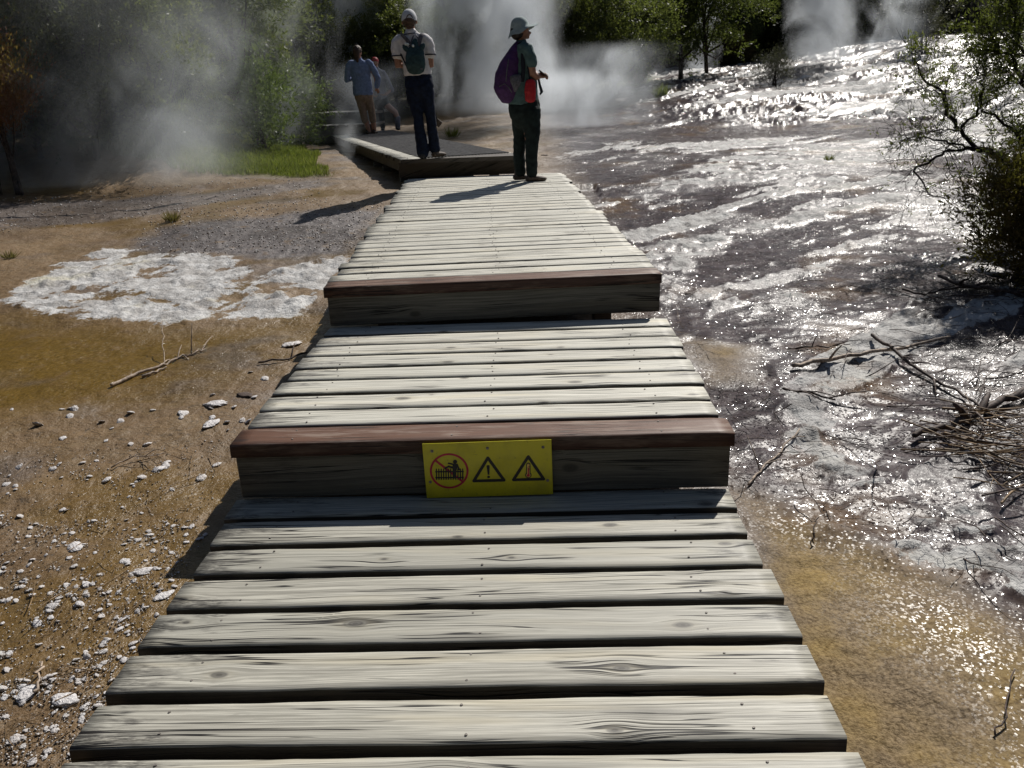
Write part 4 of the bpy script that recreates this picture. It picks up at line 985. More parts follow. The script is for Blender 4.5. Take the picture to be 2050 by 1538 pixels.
obj('cap', bm, M['cap'], man)
bm = bmesh.new(); L_ = []
for k in range(13):
    t = math.pi*k/12; L_.append((836+2.5+6.5*math.cos(t), 42.8-8*math.sin(t)))
vs = [bm.verts.new(fm.p((x_, y_, 1-18.75*math.sqrt(max(0, 1-((x_-836)/16)**2-((43.5-y_)/20.6)**2))-.4))) for x_, y_ in L_]
bm.faces.new(vs); obj('cap_opening', bm, M['hair'], man)

bag = empty('backpack', foot+fm.p((845, 143, -24)), 0, 'small dark teal backpack worn on the white polo shirt', 'backpack')
off = -fm.p((845, 143, -24))
def bobj(name, me, m, root, off):
    o = obj(name, me, m, root); o.location = off; return o
bm = bmesh.new()
fm.tube(bm, [(845.5, 141, -26), (845, 130, -28), (845, 114, -27), (846, 101, -23)], [(18, 9.5), (20.5, 11), (19.5, 10.5), (17, 7)], n=18)
fm.tube(bm, [(845, 99, -23), (846, 88, -20), (847, 83, -19)], [(8, 5.5), (6.5, 5), (4.5, 3.5)], n=12)
bobj('pack_body', fuse(bm, .007, 4, 'pack', .004, 20, 8), M['pack_teal'], bag, off)
bm = bmesh.new(); fm.tube(bm, [(829, 101, -25), (824, 95, -25), (822.5, 92.5, -24)], [(5.5, 4), (4.5, 3), (2, 2)]); fm.tube(bm, [(858, 101, -25), (863, 94, -24), (865, 91, -23)], [(6, 4), (5, 3.5), (2.5, 2)]); bobj('side_flap', fuse(bm, .005, 2, 'flap'), M['pack_teal'], bag, off)
bm = bmesh.new(); fm.tube(bm, [(836, 98, -22), (840, 84, -19), (844, 75, -17), (849, 73, -16), (853, 80, -18), (856, 97, -22)], [1.5]*6, n=8); bobj('carry_handle', bm, M['pack_grey'], bag, off)
bm = bmesh.new(); fm.tube(bm, [(839, 95, -21), (829, 81, -19), (819, 71, -14), (818, 69, -2)], [(4, 1.3)]*4, (0, 0, 1), 10); bobj('shoulder_strap', bm, M['pack_grey'], bag, off)
bm = bmesh.new(); fm.tube(bm, [(853, 95, -21), (858, 80, -18), (860, 73, -14), (860, 71, -2)], [(4, 1.3)]*4, (1, 0, 0), 10); bobj('shoulder_strap', bm, M['pack_grey'], bag, off)
bm = bmesh.new(); fm.tube(bm, [(826, 132, -22), (820, 119, -18), (814.5, 108, -10)], [1.7]*3, n=8); bobj('lower_strap', bm, M['strap_dark'], bag, off)
for q_ in ((828, 90.5, -26), (832, 91.5, -26), (842.8, 94.5, -29)):
    bm = bmesh.new(); fm.ell(bm, q_, (2.6, 2.4, 3)); bobj('clip', bm, M['silver'], bag, off)
bm = bmesh.new(); box(bm, fm.p((857.5, 138.8, -37.0)), (5.2*KM, .004, 3*KM)); bobj('tag', bm, M['pack_grey'], bag, off)
# dark flat case hanging at knee height from a long strap
cs = empty('shoulder_bag', foot+fm.p((882, 249, 16)), 0, 'small dark flat case hanging beside the knee of the person in jeans', 'bag'); off = -fm.p((882, 249, 16))
bm = bmesh.new(); box(bm, fm.p((880.5, 246.5, 16)), (14*KM, 4*KM, 13*KM), Matrix.Rotation(R(42), 3, 'Y')); bevel(bm, .004); bobj('case', bm, M['shoe'], cs, off)
bm = bmesh.new(); fm.tube(bm, [(878, 240, 16), (872, 200, 19), (866, 150, 22), (862, 128, 26)], [.8]*4, n=6); bobj('cord', bm, M['strap_dark'], cs, off)

# --- person in the sun hat, facing right
KW = 1.555/329; fw_ = Fig(1058, 363, KW); footw = at_z(1058, 362, Z2+.003)
wom = empty('person', footw, 0, 'person in pale sun hat, green tee and dark trousers facing right on the planks', 'person')
bm = bmesh.new()
fw_.ell(bm, (1051, 58, 0), (17, 15.5, 20)); fw_.ell(bm, (1058, 68, 1), (11, 10, 10)); fw_.ell(bm, (1069.5, 66.5, 2), (3.4, 2.6, 3)); fw_.ell(bm, (1066.8, 71.5, 2), (2.6, 4.2, 1.6)); fw_.ell(bm, (1064.5, 75.5, 2), (4, 4, 2.6))
fw_.ell(bm, (1064.8, 60.5, -6), (2.6, 2.4, 2)); fw_.ell(bm, (1052, 63, -15), (3.4, 2, 5))
fw_.tube(bm, [(1050, 88, 0), (1053, 70, 0)], [9.5, 9])
fw_.tube(bm, [(1052, 225, 0), (1051, 195), (1051, 160), (1049, 120), (1050, 95), (1050, 84)], [(26, 26), (26, 25), (25, 25), (23, 25), (15, 22), (9, 9)])
fw_.tube(bm, [(1060, 96, -26), (1068, 120, -29), (1072, 146, -27), (1080, 152, -20), (1087, 151, -13)], [10, 9, 8.2, 7.6, 5.2])
fw_.hand(bm, (1087, 151, -13), (1097, 150, -6), (0, .5, -.4), .155*.9, 1)
fw_.tube(bm, [(1058, 96, 26), (1068, 120, 29), (1074, 142, 26), (1081, 150, 16), (1087, 150, 8)], [10, 9, 8, 7.4, 5.2])
fw_.hand(bm, (1087, 150, 8), (1097, 149, 2), (0, -.5, -.4), .155*.9, -1)
for leg in ([(1046, 222, 12), (1041, 290, 12), (1041, 350, 12)], [(1058, 222, -12), (1065, 290, -12), (1064, 350, -12)]): fw_.tube(bm, leg, [14, 10, 7])
obj('body', fuse(bm, .0065, 3, 'body'), M['skin_dark'], wom)
bm = bmesh.new()
fw_.tube(bm, [(1051.5, 201, 0), (1051.5, 190), (1052.5, 165), (1051, 138), (1050, 115), (1050, 100), (1050, 90), (1051, 82)], [(32.5, 30), (32, 30), (30, 29), (28.5, 28), (28, 28), (25, 28), (18, 24), (10.5, 10.5)], n=22)
for sy, pts in ((-1, [(1054, 92, -20), (1062, 97, -26), (1067, 112, -28.5), (1070.5, 126, -28.5)]), (1, [(1054, 92, 20), (1060, 97, 26), (1066, 112, 29), (1070, 126, 28)])):
    fw_.tube(bm, pts, [10, 12, 12.3, 12.6])
obj('tee_shirt', fuse(bm, .008, 4, 'tee', .007, 14, 6), M['tee'], wom)
bm = bmesh.new()
fw_.tube(bm, [(1052.5, 198, 0), (1053, 208, 0), (1054.5, 222, 0), (1055, 235, 0)], [(32.5, 28.5), (34, 29.5), (33, 29), (29, 26)], n=20)
fw_.tube(bm, [(1065, 218, -11), (1067, 245, -12), (1068.5, 275, -12), (1066, 305, -12), (1065, 346, -12)], [(23, 20), (20.5, 18), (15.5, 15.5), (13.5, 14), (12.5, 13)])
fw_.tube(bm, [(1046, 218, 11), (1045, 245, 12), (1042, 275, 12), (1039.5, 305, 12), (1041, 346, 12)], [(22, 20), (18.5, 18), (13.5, 15), (13, 14), (12.5, 13)])
obj('trousers', fuse(bm, .008, 3, 'trousers', .007, 12, 9), M['trouser_green'], wom)
obj('shoe', shoe_bm(fw_, (1055, 363.5, -12), (1098, 363.5, -10), 10.5, 19), M['shoe'], wom)
obj('shoe', shoe_bm(fw_, (1029, 362, 12), (1068, 362, 16), 10.5, 19), M['shoe'], wom)
bm = bmesh.new(); fw_.ell(bm, (1046, 62, 0), (17.5, 17, 16.5)); fw_.ell(bm, (1044, 71, 0), (12.5, 14, 9)); obj('hair', fuse(bm, .006, 3, 'hair', .003, 60, 4), M['hair_dark'], wom)
# bucket hat with a wavy brim, tipped so that the front is up
bm = bmesh.new(); hc = fw_.p((1049.5, 56, 0)); tl = Matrix.Rotation(R(-13), 4, 'Y'); n = 48; prof = []
for layer, o_ in ((0, 1.0), (1, .985)):
    rings = []
    for j, (rf, zf) in enumerate(((0, 1.0), (.35, .95), (.62, .80), (.82, .55), (.95, .25), (1.0, 0), (1.16, -.10), (1.35, -.20), (1.5, -.30))):
        ring = []
        for k in range(n):
            a = 2*math.pi*k/n; frnt = max(0, math.cos(a)); bck = max(0, -math.cos(a))
            R0 = 20.0*KW; q_ = rf
            z_ = zf*21.5*KW
            if rf > 1: 
                e_ = (rf-1)/.5; q_ = 1+e_*(.30+.62*frnt**2+.12*bck); z_ = -(e_**1.2)*(9.5-7.0*frnt**1.5+3*bck)*KW+math.sin(a*5+.6)*1.7*KW*e_
            ring.append(bm.verts.new(hc+(tl @ Vector((q_*R0*math.cos(a), q_*R0*.92*math.sin(a), z_*o_-(.0 if not layer else .003))))))
        rings.append(ring)
    for j in range(len(rings)-1):
        for k in range(n):
            try: bm.faces.new((rings[j][k], rings[j][(k+1) % n], rings[j+1][(k+1) % n], rings[j+1][k])).smooth = True
            except ValueError: pass
bmesh.ops.remove_doubles(bm, verts=bm.verts, dist=.0002); bmesh.ops.recalc_face_normals(bm, faces=bm.faces)
obj('sun_hat', bm, M['hat'], wom)

pk = empty('backpack', footw+fw_.p((1020, 196, 0)), 0, 'large drooping purple backpack on the back of the person in the sun hat', 'backpack'); off = -fw_.p((1020, 196, 0))
bm = bmesh.new()
fw_.tube(bm, [(1022, 184, -8), (1018, 171, -10), (1021.5, 148, -12), (1029, 122, -12), (1037, 104, -10), (1043, 90, -6)], [(24, 21), (28.5, 24), (27, 24), (20.5, 22), (14, 19), (8, 14)], n=18)
bobj('pack_body', fuse(bm, .008, 5, 'pack', .006, 14, 12), M['pack_purple'], pk, off)
bm = bmesh.new(); fw_.tube(bm, [(1036, 150, -34), (1037, 160, -35), (1036.5, 168, -34), (1035, 177, -30)], [(12.5, 5), (12, 5), (8.5, 5), (3.5, 4)], n=14); bobj('side_pocket', fuse(bm, .006, 3, 'pocket', .003, 30, 1), M['pack_grey'], pk, off)
bm = bmesh.new(); fw_.tube(bm, [(1003, 168, -30), (1014, 163, -34.5), (1022, 170, -34.5), (1028, 180, -32)], [1.1]*4, n=8); fw_.tube(bm, [(1024, 116, -32), (1019, 140, -36.5), (1017, 158, -36)], [1.2]*3, n=8); bobj('compression_strap', bm, M['pack_grey'], pk, off)
bm = bmesh.new(); fw_.tube(bm, [(1045, 88, -18), (1051, 84, -21), (1054, 92, -25), (1053, 115, -29.5), (1053, 140, -30.5), (1050, 160, -29)], [(4.2, 1.4)]*6, n=8); bobj('shoulder_strap', bm, M['strap_dark'], pk, off)
bm = bmesh.new(); fw_.tube(bm, [(1045, 88, 18), (1051, 84, 21), (1058, 95, 24), (1064, 120, 24)], [(4.2, 1.4)]*4, n=8); bobj('shoulder_strap', bm, M['strap_dark'], pk, off)
pz = empty('pouch', footw+fw_.p((1066, 201, -34)), 0, 'bright red drawstring pouch hanging at the hip of the person in the sun hat', 'pouch'); off = -fw_.p((1066, 201, -34))
bm = bmesh.new(); fw_.tube(bm, [(1066, 196, -34), (1066, 180, -35), (1067, 163, -34), (1067, 160, -34)], [(11, 6.5), (12, 7.5), (11, 6.5), (9.5, 5)], n=18); bobj('pouch_body', fuse(bm, .006, 3, 'pouch', .004, 22, 2), M['red_cloth'], pz, off)
bm = bmesh.new(); fw_.tube(bm, [(1066, 160, -33), (1062, 130, -33), (1055, 95, -29), (1051, 85, -20)], [(1.6, .8)]*4, n=8); bobj('pouch_strap', bm, M['strap_dark'], pz, off)
tb = empty('tablet', footw+fw_.p((1095, 146, -2)), 0, 'dark tablet held out in both hands by the person in the sun hat', 'tablet')
bm = bmesh.new(); box(bm, Vector((0, 0, 0)), (22*KW, 30*KW, 2.2*KW), Matrix.Rotation(R(38), 3, 'Y')); bevel(bm, .002); obj('screen_case', bm, M['dark_plastic'], tb)
st = empty('camera_strap', footw+fw_.p((1089, 186, -6)), 0, 'dark loose strap dangling before the waist of the person in the sun hat', 'strap'); off = -fw_.p((1089, 186, -6))
bm = bmesh.new(); fw_.tube(bm, [(1084, 153, -6), (1087, 168, -6), (1091, 182, -6), (1087, 187, -6)], [(2.2, .8), (2.6, .8), (3.2, .8), (1.6, .7)], n=8); bobj('webbing', bm, M['strap_dark'], st, off)

# --- person in the blue shirt, farther on
KB = 1.47/156; fb = Fig(741, 269, KB); footb = at_z(742, 268, Z3+.012)
blu = empty('person', footb, 0, 'person in blue shirt and tan trousers with long hair, walking off in the steam', 'person')
bm = bmesh.new()
fb.ell(bm, (730.5, 124, 0), (7.3, 8.6, 9.6)); fb.ell(bm, (731.5, 127, 6), (1.6, 2, 1.8)); fb.tube(bm, [(732, 142, 0), (731, 131, 0)], [4.8, 4.6])
fb.tube(bm, [(733, 205, 0), (733, 170), (732, 148), (732, 140)], [(13, 9), (13, 8), (15, 7), (6, 5)])
fb.tube(bm, [(750, 145, 0), (760, 170, 0), (759, 187, 3)], [5, 4, 3]); fb.hand(bm, (759, 187, 3), (762, 196, 5), (-.3, .8, 0), .16*.85, -1)
fb.tube(bm, [(714, 146, 0), (707, 170, 0), (716, 168, 14)], [5, 4, 3]); fb.hand(bm, (716, 168, 14), (724, 166, 17), (0, 0, 1), .16*.85, 1)
for leg in ([(728, 202), (732, 234, 1), (738, 264, 0)], [(740, 202), (746, 232, 4), (748, 264, 6)]): fb.tube(bm, [leg[0], leg[1], tuple(leg[1][i]*.45+leg[2][i]*.55 for i in range(3)), leg[2]], [7, 5.2, 5, 3.6])
obj('body', fuse(bm, .0075, 3, 'body'), M['skin'], blu)
bm = bmesh.new(); fb.tube(bm, [(733.5, 197, 0), (733.5, 180), (732.5, 160), (732, 147), (732, 141), (732, 137)], [(19, 12), (18, 11.5), (18, 11), (19.5, 9.5), (14, 7.5), (6, 5.5)], n=20)
fb.tube(bm, [(748, 143, 0), (752, 147, 0), (758, 158, 0), (763.5, 171, 0), (760, 185, 2)], [6.5, 6.8, 6.3, 5.8, 5.2]); fb.tube(bm, [(717, 143, 0), (712.5, 148, 0), (708.5, 160, 0), (706, 172, 0), (714, 169, 11)], [6.5, 6.8, 6.3, 5.8, 5])
obj('shirt', fuse(bm, .009, 4, 'shirt', .008, 12, 7), M['blue_shirt'], blu)
bm = bmesh.new(); fb.tube(bm, [(734, 193, 0), (734, 205, 0)], [(17, 11), (17, 11)], n=18); fb.tube(bm, [(727, 200, 0), (730.5, 232, 0), (732.5, 246, 0)], [(9.5, 9.5), (7, 7.5), (6.3, 6.6)]); fb.tube(bm, [(742, 200, 0), (746, 230, 4), (747, 246, 4)], [(9, 9.5), (6.8, 7.5), (6.2, 6.6)])
obj('trousers', fuse(bm, .009, 3, 'trousers', .007, 12, 2), M['tan_trousers'], blu)
obj('shoe', shoe_bm(fb, (736, 269, -3), (737, 269, 15), 4.6, 8), M['shoe'], blu); obj('shoe', shoe_bm(fb, (747, 269, 2), (750, 269, 20), 4.6, 8), M['shoe'], blu)
bm = bmesh.new(); fb.ell(bm, (730, 121.5, -1), (8.3, 9.6, 9.3)); fb.tube(bm, [(729, 122, -8), (729, 133, -9), (730, 141, -9)], [(6.5, 4), (5, 3.5), (2.5, 2)]); obj('hair', fuse(bm, .008, 3, 'hair', .005, 40, 5), M['hair'], blu)

# --- person mostly hidden behind the blue shirt, one knee raised
KH = KB*1.02; fh = Fig(757, 262, KH); footh = at_z(757, 263, Z3+.012)+Vector((.05, .75, 0)); footh.z = Z3+.01
hid = empty('person', footh, 0, 'person with red headwear and one bare leg raised, mostly hidden behind the blue shirt', 'person')
bm = bmesh.new()
fh.ell(bm, (746, 133, 0), (7, 8, 8.6)); fh.ell(bm, (747.5, 136, -7), (1.5, 2, 1.8)); fh.tube(bm, [(748, 150, 0), (747, 140, 0)], [4.6, 4.4])
fh.tube(bm, [(752, 208, 0), (750, 170), (749, 152), (748, 148)], [(12, 8), (12, 8), (14, 7), (6, 5)])
fh.tube(bm, [(762, 154, 0), (775, 186, -3), (764, 194, -12)], [4.6, 3.8, 3]); fh.hand(bm, (764, 194, -12), (757, 196, -15), (0, 0, 1), .15*.85, 1)
fh.tube(bm, [(736, 154, 0), (733, 180, 2), (738, 196, -8)], [4.6, 3.8, 3]); fh.hand(bm, (738, 196, -8), (744, 198, -12), (0, 0, 1), .15*.85, -1)
fh.tube(bm, [(757, 208, 0), (768, 220, -6), (780, 229, -8), (783, 240, -6), (782, 258, -4)], [7.5, 7, 5.5, 5, 3.6]); fh.tube(bm, [(748, 208, 0), (750, 235, 1), (751, 259, 0)], [7, 5, 3.4])
obj('body', fuse(bm, .0075, 3, 'body'), M['skin'], hid)
bm = bmesh.new(); fh.tube(bm, [(751, 203, 0), (750, 175), (749, 158), (749, 150), (748.5, 145)], [(14, 10.5), (14.5, 10.5), (16.5, 9), (12, 7), (5.5, 5)], n=18); fh.tube(bm, [(760, 153, 0), (768, 168, -1), (776, 187, -3)], [6, 5.5, 5]); fh.tube(bm, [(738, 153, 0), (735, 166, 0), (733, 178, 2)], [6, 5.5, 5]); obj('shirt', fuse(bm, .009, 4, 'shirt', .007, 12, 7), M['grey_cloth'], hid)
bm = bmesh.new(); fh.tube(bm, [(752, 200, 0), (752, 209, 0)], [(14, 10), (14, 10)], n=16); fh.tube(bm, [(748, 206, 0), (750, 235, 1), (751, 258, 0)], [8, 6.5, 5]); fh.tube(bm, [(756, 206, 0), (763, 214, -3)], [8.5, 8.3]); obj('shorts', fuse(bm, .009, 3, 'shorts'), M['trouser_green'], hid)
bm = bmesh.new(); fh.tube(bm, [(783, 240, -6), (782, 260, -4)], [6.3, 5]); obj('sock', bm, M['grey_cloth'], hid)
obj('shoe', shoe_bm(fh, (781, 264, -2), (786, 264, -19), 4.6, 8), M['shoe_dark'], hid); obj('shoe', shoe_bm(fh, (751, 264, 2), (752, 264, -15), 4.6, 8), M['shoe_dark'], hid)
bm = bmesh.new(); fh.ell(bm, (746, 130.5, 1), (7.7, 8.8, 7.6)); obj('headscarf', fuse(bm, .008, 2, 'scarf'), M['red_cloth'], hid)

# ------------------------------------------------------------------ leaning manuka at the right edge
def rpt(q_): return at_y(q_[0], q_[1], q_[2])
BT = .68
def branch_set(root, mains, seed, twig_n, leaf_m, leaf_p, ln, wd, nleaf, leafmask=None, mat='bark_dark'):
    rg_ = np.random.default_rng(seed); r = random.Random(seed); bm = bmesh.new(); lp = []; ld = []
    o = root.location
    for pts, r0, r1, tw, lf in mains:
        P_ = [rpt(q_)-o for q_ in pts]; n = len(P_)
        dense = []
        for i in range(n-1):
            for k in range(4):
                a = P_[i].lerp(P_[i+1], k/4); dense.append(a+Vector((r.gauss(0, .008), r.gauss(0, .02), r.gauss(0, .008))))
        dense.append(P_[-1]); m = len(dense)
        tube(bm, dense, [BT*(r0+(r1-r0)*i/(m-1)) for i in range(m)], n=7)
        for t in range(tw):
            u = r.uniform(.12, 1); j = min(m-2, int(u*(m-1))); st = dense[j]; d0 = (dense[j+1]-dense[j]).normalized()
            d = (d0*.7+Vector((r.gauss(0, .8), r.gauss(0, .9), r.gauss(.1, .7)))).normalized(); L = r.uniform(.10, .42)*(1.15-.4*u)
            cur = st; pts2 = [st]
            for k in range(4):
                d = (d+Vector((r.gauss(0, .28), r.gauss(0, .28), r.gauss(.03, .25)))).normalized(); cur = cur+d*L/4; pts2.append(cur)
            rr = max(.0014, min(.004, (r0+(r1-r0)*u)*.22)); tube(bm, pts2, [rr, rr*.8, rr*.6, rr*.45, rr*.3], n=5)
            for b in range(r.randint(2, 5)):
                s0 = pts2[r.randint(1, 4)]; dd = (d+Vector((r.gauss(0, .8), r.gauss(0, .8), r.gauss(0, .7)))).normalized(); l2 = L*r.uniform(.25, .55)
                q1 = s0+dd*l2*.5; q2 = s0+dd*l2+Vector((0, 0, r.gauss(0, .02))); tube(bm, [s0, q1, q2], [.0018, .0014, .0009], n=4)
                if r.random() < lf:
                    for k in range(nleaf):
                        p = s0.lerp(q2, r.random())+Vector((r.gauss(0, .012), r.gauss(0, .012), r.gauss(0, .012))); lp.append(p); ld.append(dd*.6+Vector((r.gauss(0, .6), r.gauss(0, .6), r.gauss(.2, .6))))
            if r.random() < lf:
                for k in range(nleaf*2):
                    p = pts2[1].lerp(pts2[4], r.random())+Vector((r.gauss(0, .018), r.gauss(0, .018), r.gauss(0, .018))); lp.append(p); ld.append(d*.6+Vector((r.gauss(0, .6), r.gauss(0, .6), r.gauss(.2, .6))))
    obj('trunk', bm, M[mat], root)
    if lp: obj('crown', leaves_mesh(np.array([tuple(p) for p in lp]), np.array([tuple(p) for p in ld]), ln, wd, rg_), leaf_m, root)
M['leaf_manuka'] = leaf_mat('olive_green_small_leaf', (.075, .095, .028), (.13, .155, .042), (.22, .23, .08), .55)
gp_ = Vector((4.55, 6.3, gz(4.55, 6.3)))
mk = empty('manuka_tree', gp_, 0, 'dark leaning manuka branch with sparse leaves reaching in from the right edge', 'tree')
gpx = (2230, 560, 6.3)
branch_set(mk, [
    ([gpx, (2130, 430, 6.3), (2050, 352, 6.3), (2008, 316, 6.35), (1975, 300, 6.4), (1948, 297, 6.4)], .055, .030, 10, .5),
    ([(1950, 298, 6.4), (1925, 262, 6.45), (1900, 225, 6.5), (1884, 185, 6.5), (1850, 160, 6.55), (1832, 118, 6.6), (1822, 95, 6.6)], .024, .006, 46, .42),
    ([(1950, 298, 6.4), (1905, 303, 6.35), (1862, 319, 6.3), (1828, 344, 6.3), (1862, 388, 6.2), (1905, 410, 6.2)], .021, .003, 40, .08),
    ([(1948, 297, 6.4), (1890, 282, 6.3), (1850, 275, 6.2), (1800, 285, 6.1)], .013, .003, 34, .08),
    ([(1922, 258, 6.45), (1880, 260, 6.4), (1830, 272, 6.4), (1800, 282, 6.4)], .010, .003, 34, .15),
    ([(1885, 186, 6.5), (1860, 183, 6.4), (1830, 170, 6.4), (1812, 160, 6.4)], .008, .002, 14, .2),
    ([(1925, 262, 6.45), (1960, 225, 6.3), (1965, 180, 6.3), (1960, 130, 6.3), (1985, 60, 6.3)], .016, .004, 60, .95),
    ([gpx, (2120, 380, 6.0), (2050, 285, 6.0), (2010, 245, 6.0), (1965, 222, 6.0)], .026, .010, 26, .4),
    ([gpx, (2140, 300, 6.1), (2060, 190, 6.1), (2030, 120, 6.1), (1990, 80, 6.1), (1960, 20, 6.1)], .028, .006, 80, .9),
    ([(2060, 190, 6.1), (2040, 90, 6.0), (2030, 10, 6.0), (2020, -60, 6.0)], .014, .004, 90, 1.0),
    ([(2050, 352, 6.3), (2000, 360, 6.2), (1940, 352, 6.1), (1900, 342, 6.1)], .012, .003, 20, .15),
    ([gpx, (2100, 440, 6.0), (2030, 400, 6.0), (1990, 350, 6.0), (1975, 305, 6.0)], .014, .004, 24, .25),
    ([gpx, (2090, 520, 6.1), (2040, 470, 6.1), (2005, 440, 6.1), (1995, 410, 6.1)], .012, .004, 40, .8),
], 77, 0, M['leaf_manuka'], None, .034, .009, 9)

# ------------------------------------------------------------------ sticks, twigs, straw, sinter flakes
M['twig'] = plain('dry_dark_twig', (.075, .052, .042), .7, .3, .35, 60, .4)
M['twig_pale'] = plain('bleached_twig', (.34, .27, .21), .7, .3, .25, 60, .3)
M['straw_dry'] = plain('dry_straw', (.22, .145, .075), .6, .3, .25, 40)
def stick(pts, r0, r1, name, label, mat, seed=1, side=3, lift=.012, cat='stick'):
    r = random.Random(seed); W_ = []
    for q_ in pts:
        p = at(*q_[:2]); W_.append(Vector((p.x, p.y, gz(p.x, p.y)+lift+(q_[2] if len(q_) > 2 else 0))))
    o = W_[0].copy(); bm = bmesh.new(); d = []
    for i in range(len(W_)-1):
        for k in range(4): d.append(W_[i].lerp(W_[i+1], k/4)-o+Vector((r.gauss(0, .004), r.gauss(0, .006), r.gauss(0, .004))))
    d.append(W_[-1]-o); m = len(d); tube(bm, d, [r0+(r1-r0)*i/(m-1) for i in range(m)], n=7)
    for k in range(side):
        j = r.randint(m//4, m-2); dr = ((d[j+1]-d[j]).normalized()+Vector((r.gauss(0, .6), r.gauss(0, .6), abs(r.gauss(0, .35))))).normalized(); L = r.uniform(.06, .2)
        tube(bm, [d[j], d[j]+dr*L*.5+Vector((0, 0, .008)), d[j]+dr*L], [r1*1.1, r1*.8, r1*.5], n=5)
    ob = obj(name, bm, M[mat]); ob.location = o; return tag(ob, label, cat)
stick([(222, 776), (270, 755), (318, 738), (350, 722), (385, 712), (412, 702)], .010, .004, 'fallen_branch', 'pale forked dead branch lying on the golden mud left of the middle platform', 'twig_pale', 2, 5, cat='branch')
stick([(285, 757), (310, 748), (333, 739)], .008, .005, 'stick', 'short pale stick lying along the pale forked branch', 'twig_pale', 3, 0)
stick([(329, 728), (330, 708, .06), (331, 690, .13)], .003, .002, 'twig', 'thin pale twig standing upright by the pale forked branch', 'twig_pale', 4, 0)
stick([(1588, 743), (1660, 736), (1740, 722), (1830, 700), (1900, 685)], .012, .007, 'stick', 'long slender pale stick lying straight across the wet slope to the right', 'twig_pale', 5, 1, .02)
stick([(1826, 882), (1900, 870), (1960, 842), (2010, 815), (2070, 790)], .012, .018, 'fallen_branch', 'thick dark fallen branch running off the right edge above the white crust', 'twig', 6, 3, .03, cat='branch')
stick([(1578, 705), (1640, 700), (1700, 698)], .006, .003, 'stick', 'short thin stick with a fork on the wet slope above the long slender one', 'twig', 7, 2)
stick([(1880, 565), (1930, 588), (1990, 595), (2060, 602)], .012, .010, 'fallen_branch', 'dark forked branch lying at the foot of the olive bush', 'twig', 8, 5, .03, cat='branch')
stick([(1808, 590), (1850, 602), (1890, 590), (1960, 582)], .008, .004, 'stick', 'dark crooked stick reaching left from the foot of the olive bush', 'twig', 9, 4, .02)
stick([(1745, 690), (1790, 720), (1850, 760), (1930, 800), (2010, 860)], .010, .005, 'stick', 'dark stick slanting down to the right through the twig litter', 'twig', 10, 4, .02)
stick([(1570, 790), (1620, 800), (1670, 812)], .007, .004, 'stick', 'short dark stick at the upper tip of the near white crust', 'twig', 11, 3)
stick([(1502, 978), (1530, 940), (1560, 915), (1600, 870)], .005, .003, 'stick', 'thin pale curved stick beside the right end of the yellow sign step', 'twig_pale', 12, 3)
stick([(1630, 1095), (1629, 1080, .012), (1636, 1062, .02)], .0025, .0018, 'twig', 'short grey twig sticking up from the lower rim of the near white crust', 'twig', 13, 0)
stick([(1990, 1480), (2010, 1430), (2030, 1350)], .0025, .0018, 'twig', 'thin dark twig on the glittering sand in the lower right corner', 'twig', 14, 0)
stick([(520, 735), (570, 728), (615, 710)], .006, .005, 'stick', 'curved dark stick on the mud touching the left side of the middle platform', 'twig', 15, 1)
stick([(225, 945), (255, 930), (330, 912)], .003, .002, 'twig', 'thin straw-like twig on the ochre mud left of the yellow sign step', 'twig_pale', 16, 2)
stick([(78, 1400), (84, 1365), (88, 1340)], .004, .003, 'twig', 'short pale straight twig among white flakes at the lower left', 'twig_pale', 17, 0)
def twig_mesh(seed, L, r0, bend, nb):
    r = random.Random(seed); bm = bmesh.new(); pts = []; p = Vector((-L/2, 0, 0)); d = Vector((1, 0, .02)); n = 6
    for k in range(n+1):
        pts.append(p.copy()); d = (d+Vector((0, r.gauss(0, bend), r.gauss(0, bend*.4)))).normalized(); p = p+d*L/n
    z0 = min(q_.z for q_ in pts)
    pts = [Vector((q_.x, q_.y, q_.z-z0)) for q_ in pts]
    tube(bm, pts, [r0*(1-.7*k/n) for k in range(n+1)], n=6)
    for k in range(nb):
        j = r.randint(1, n-1); dr = Vector((.7, r.choice((-1, 1))*r.uniform(.3, 1), r.uniform(0, .4))).normalized(); l = L*r.uniform(.15, .4)
        tube(bm, [pts[j], pts[j]+dr*l*.5, pts[j]+dr*l+Vector((0, 0, -.01))], [r0*.5, r0*.4, r0*.2], n=5)
    me = bpy.data.meshes.new('twig'); bm.normal_update(); bm.to_mesh(me); bm.free(); return me
TW = [twig_mesh(200+i, random.uniform(.14, .5), random.uniform(.0016, .004), .22, i % 4) for i in range(10)]
for me in TW: me.materials.append(M['twig'])
TP = [twig_mesh(300+i, random.uniform(.15, .38), random.uniform(.0016, .003), .15, i % 2) for i in range(6)]
for me in TP: me.materials.append(M['straw_dry'])
def inpoly(x, y, P):
    c = False
    for i in range(len(P)):
        a, b = P[i], P[i-1]
        if (a[1] > y) != (b[1] > y) and x < (b[0]-a[0])*(y-a[1])/(b[1]-a[1])+a[0]: c = not c
    return c
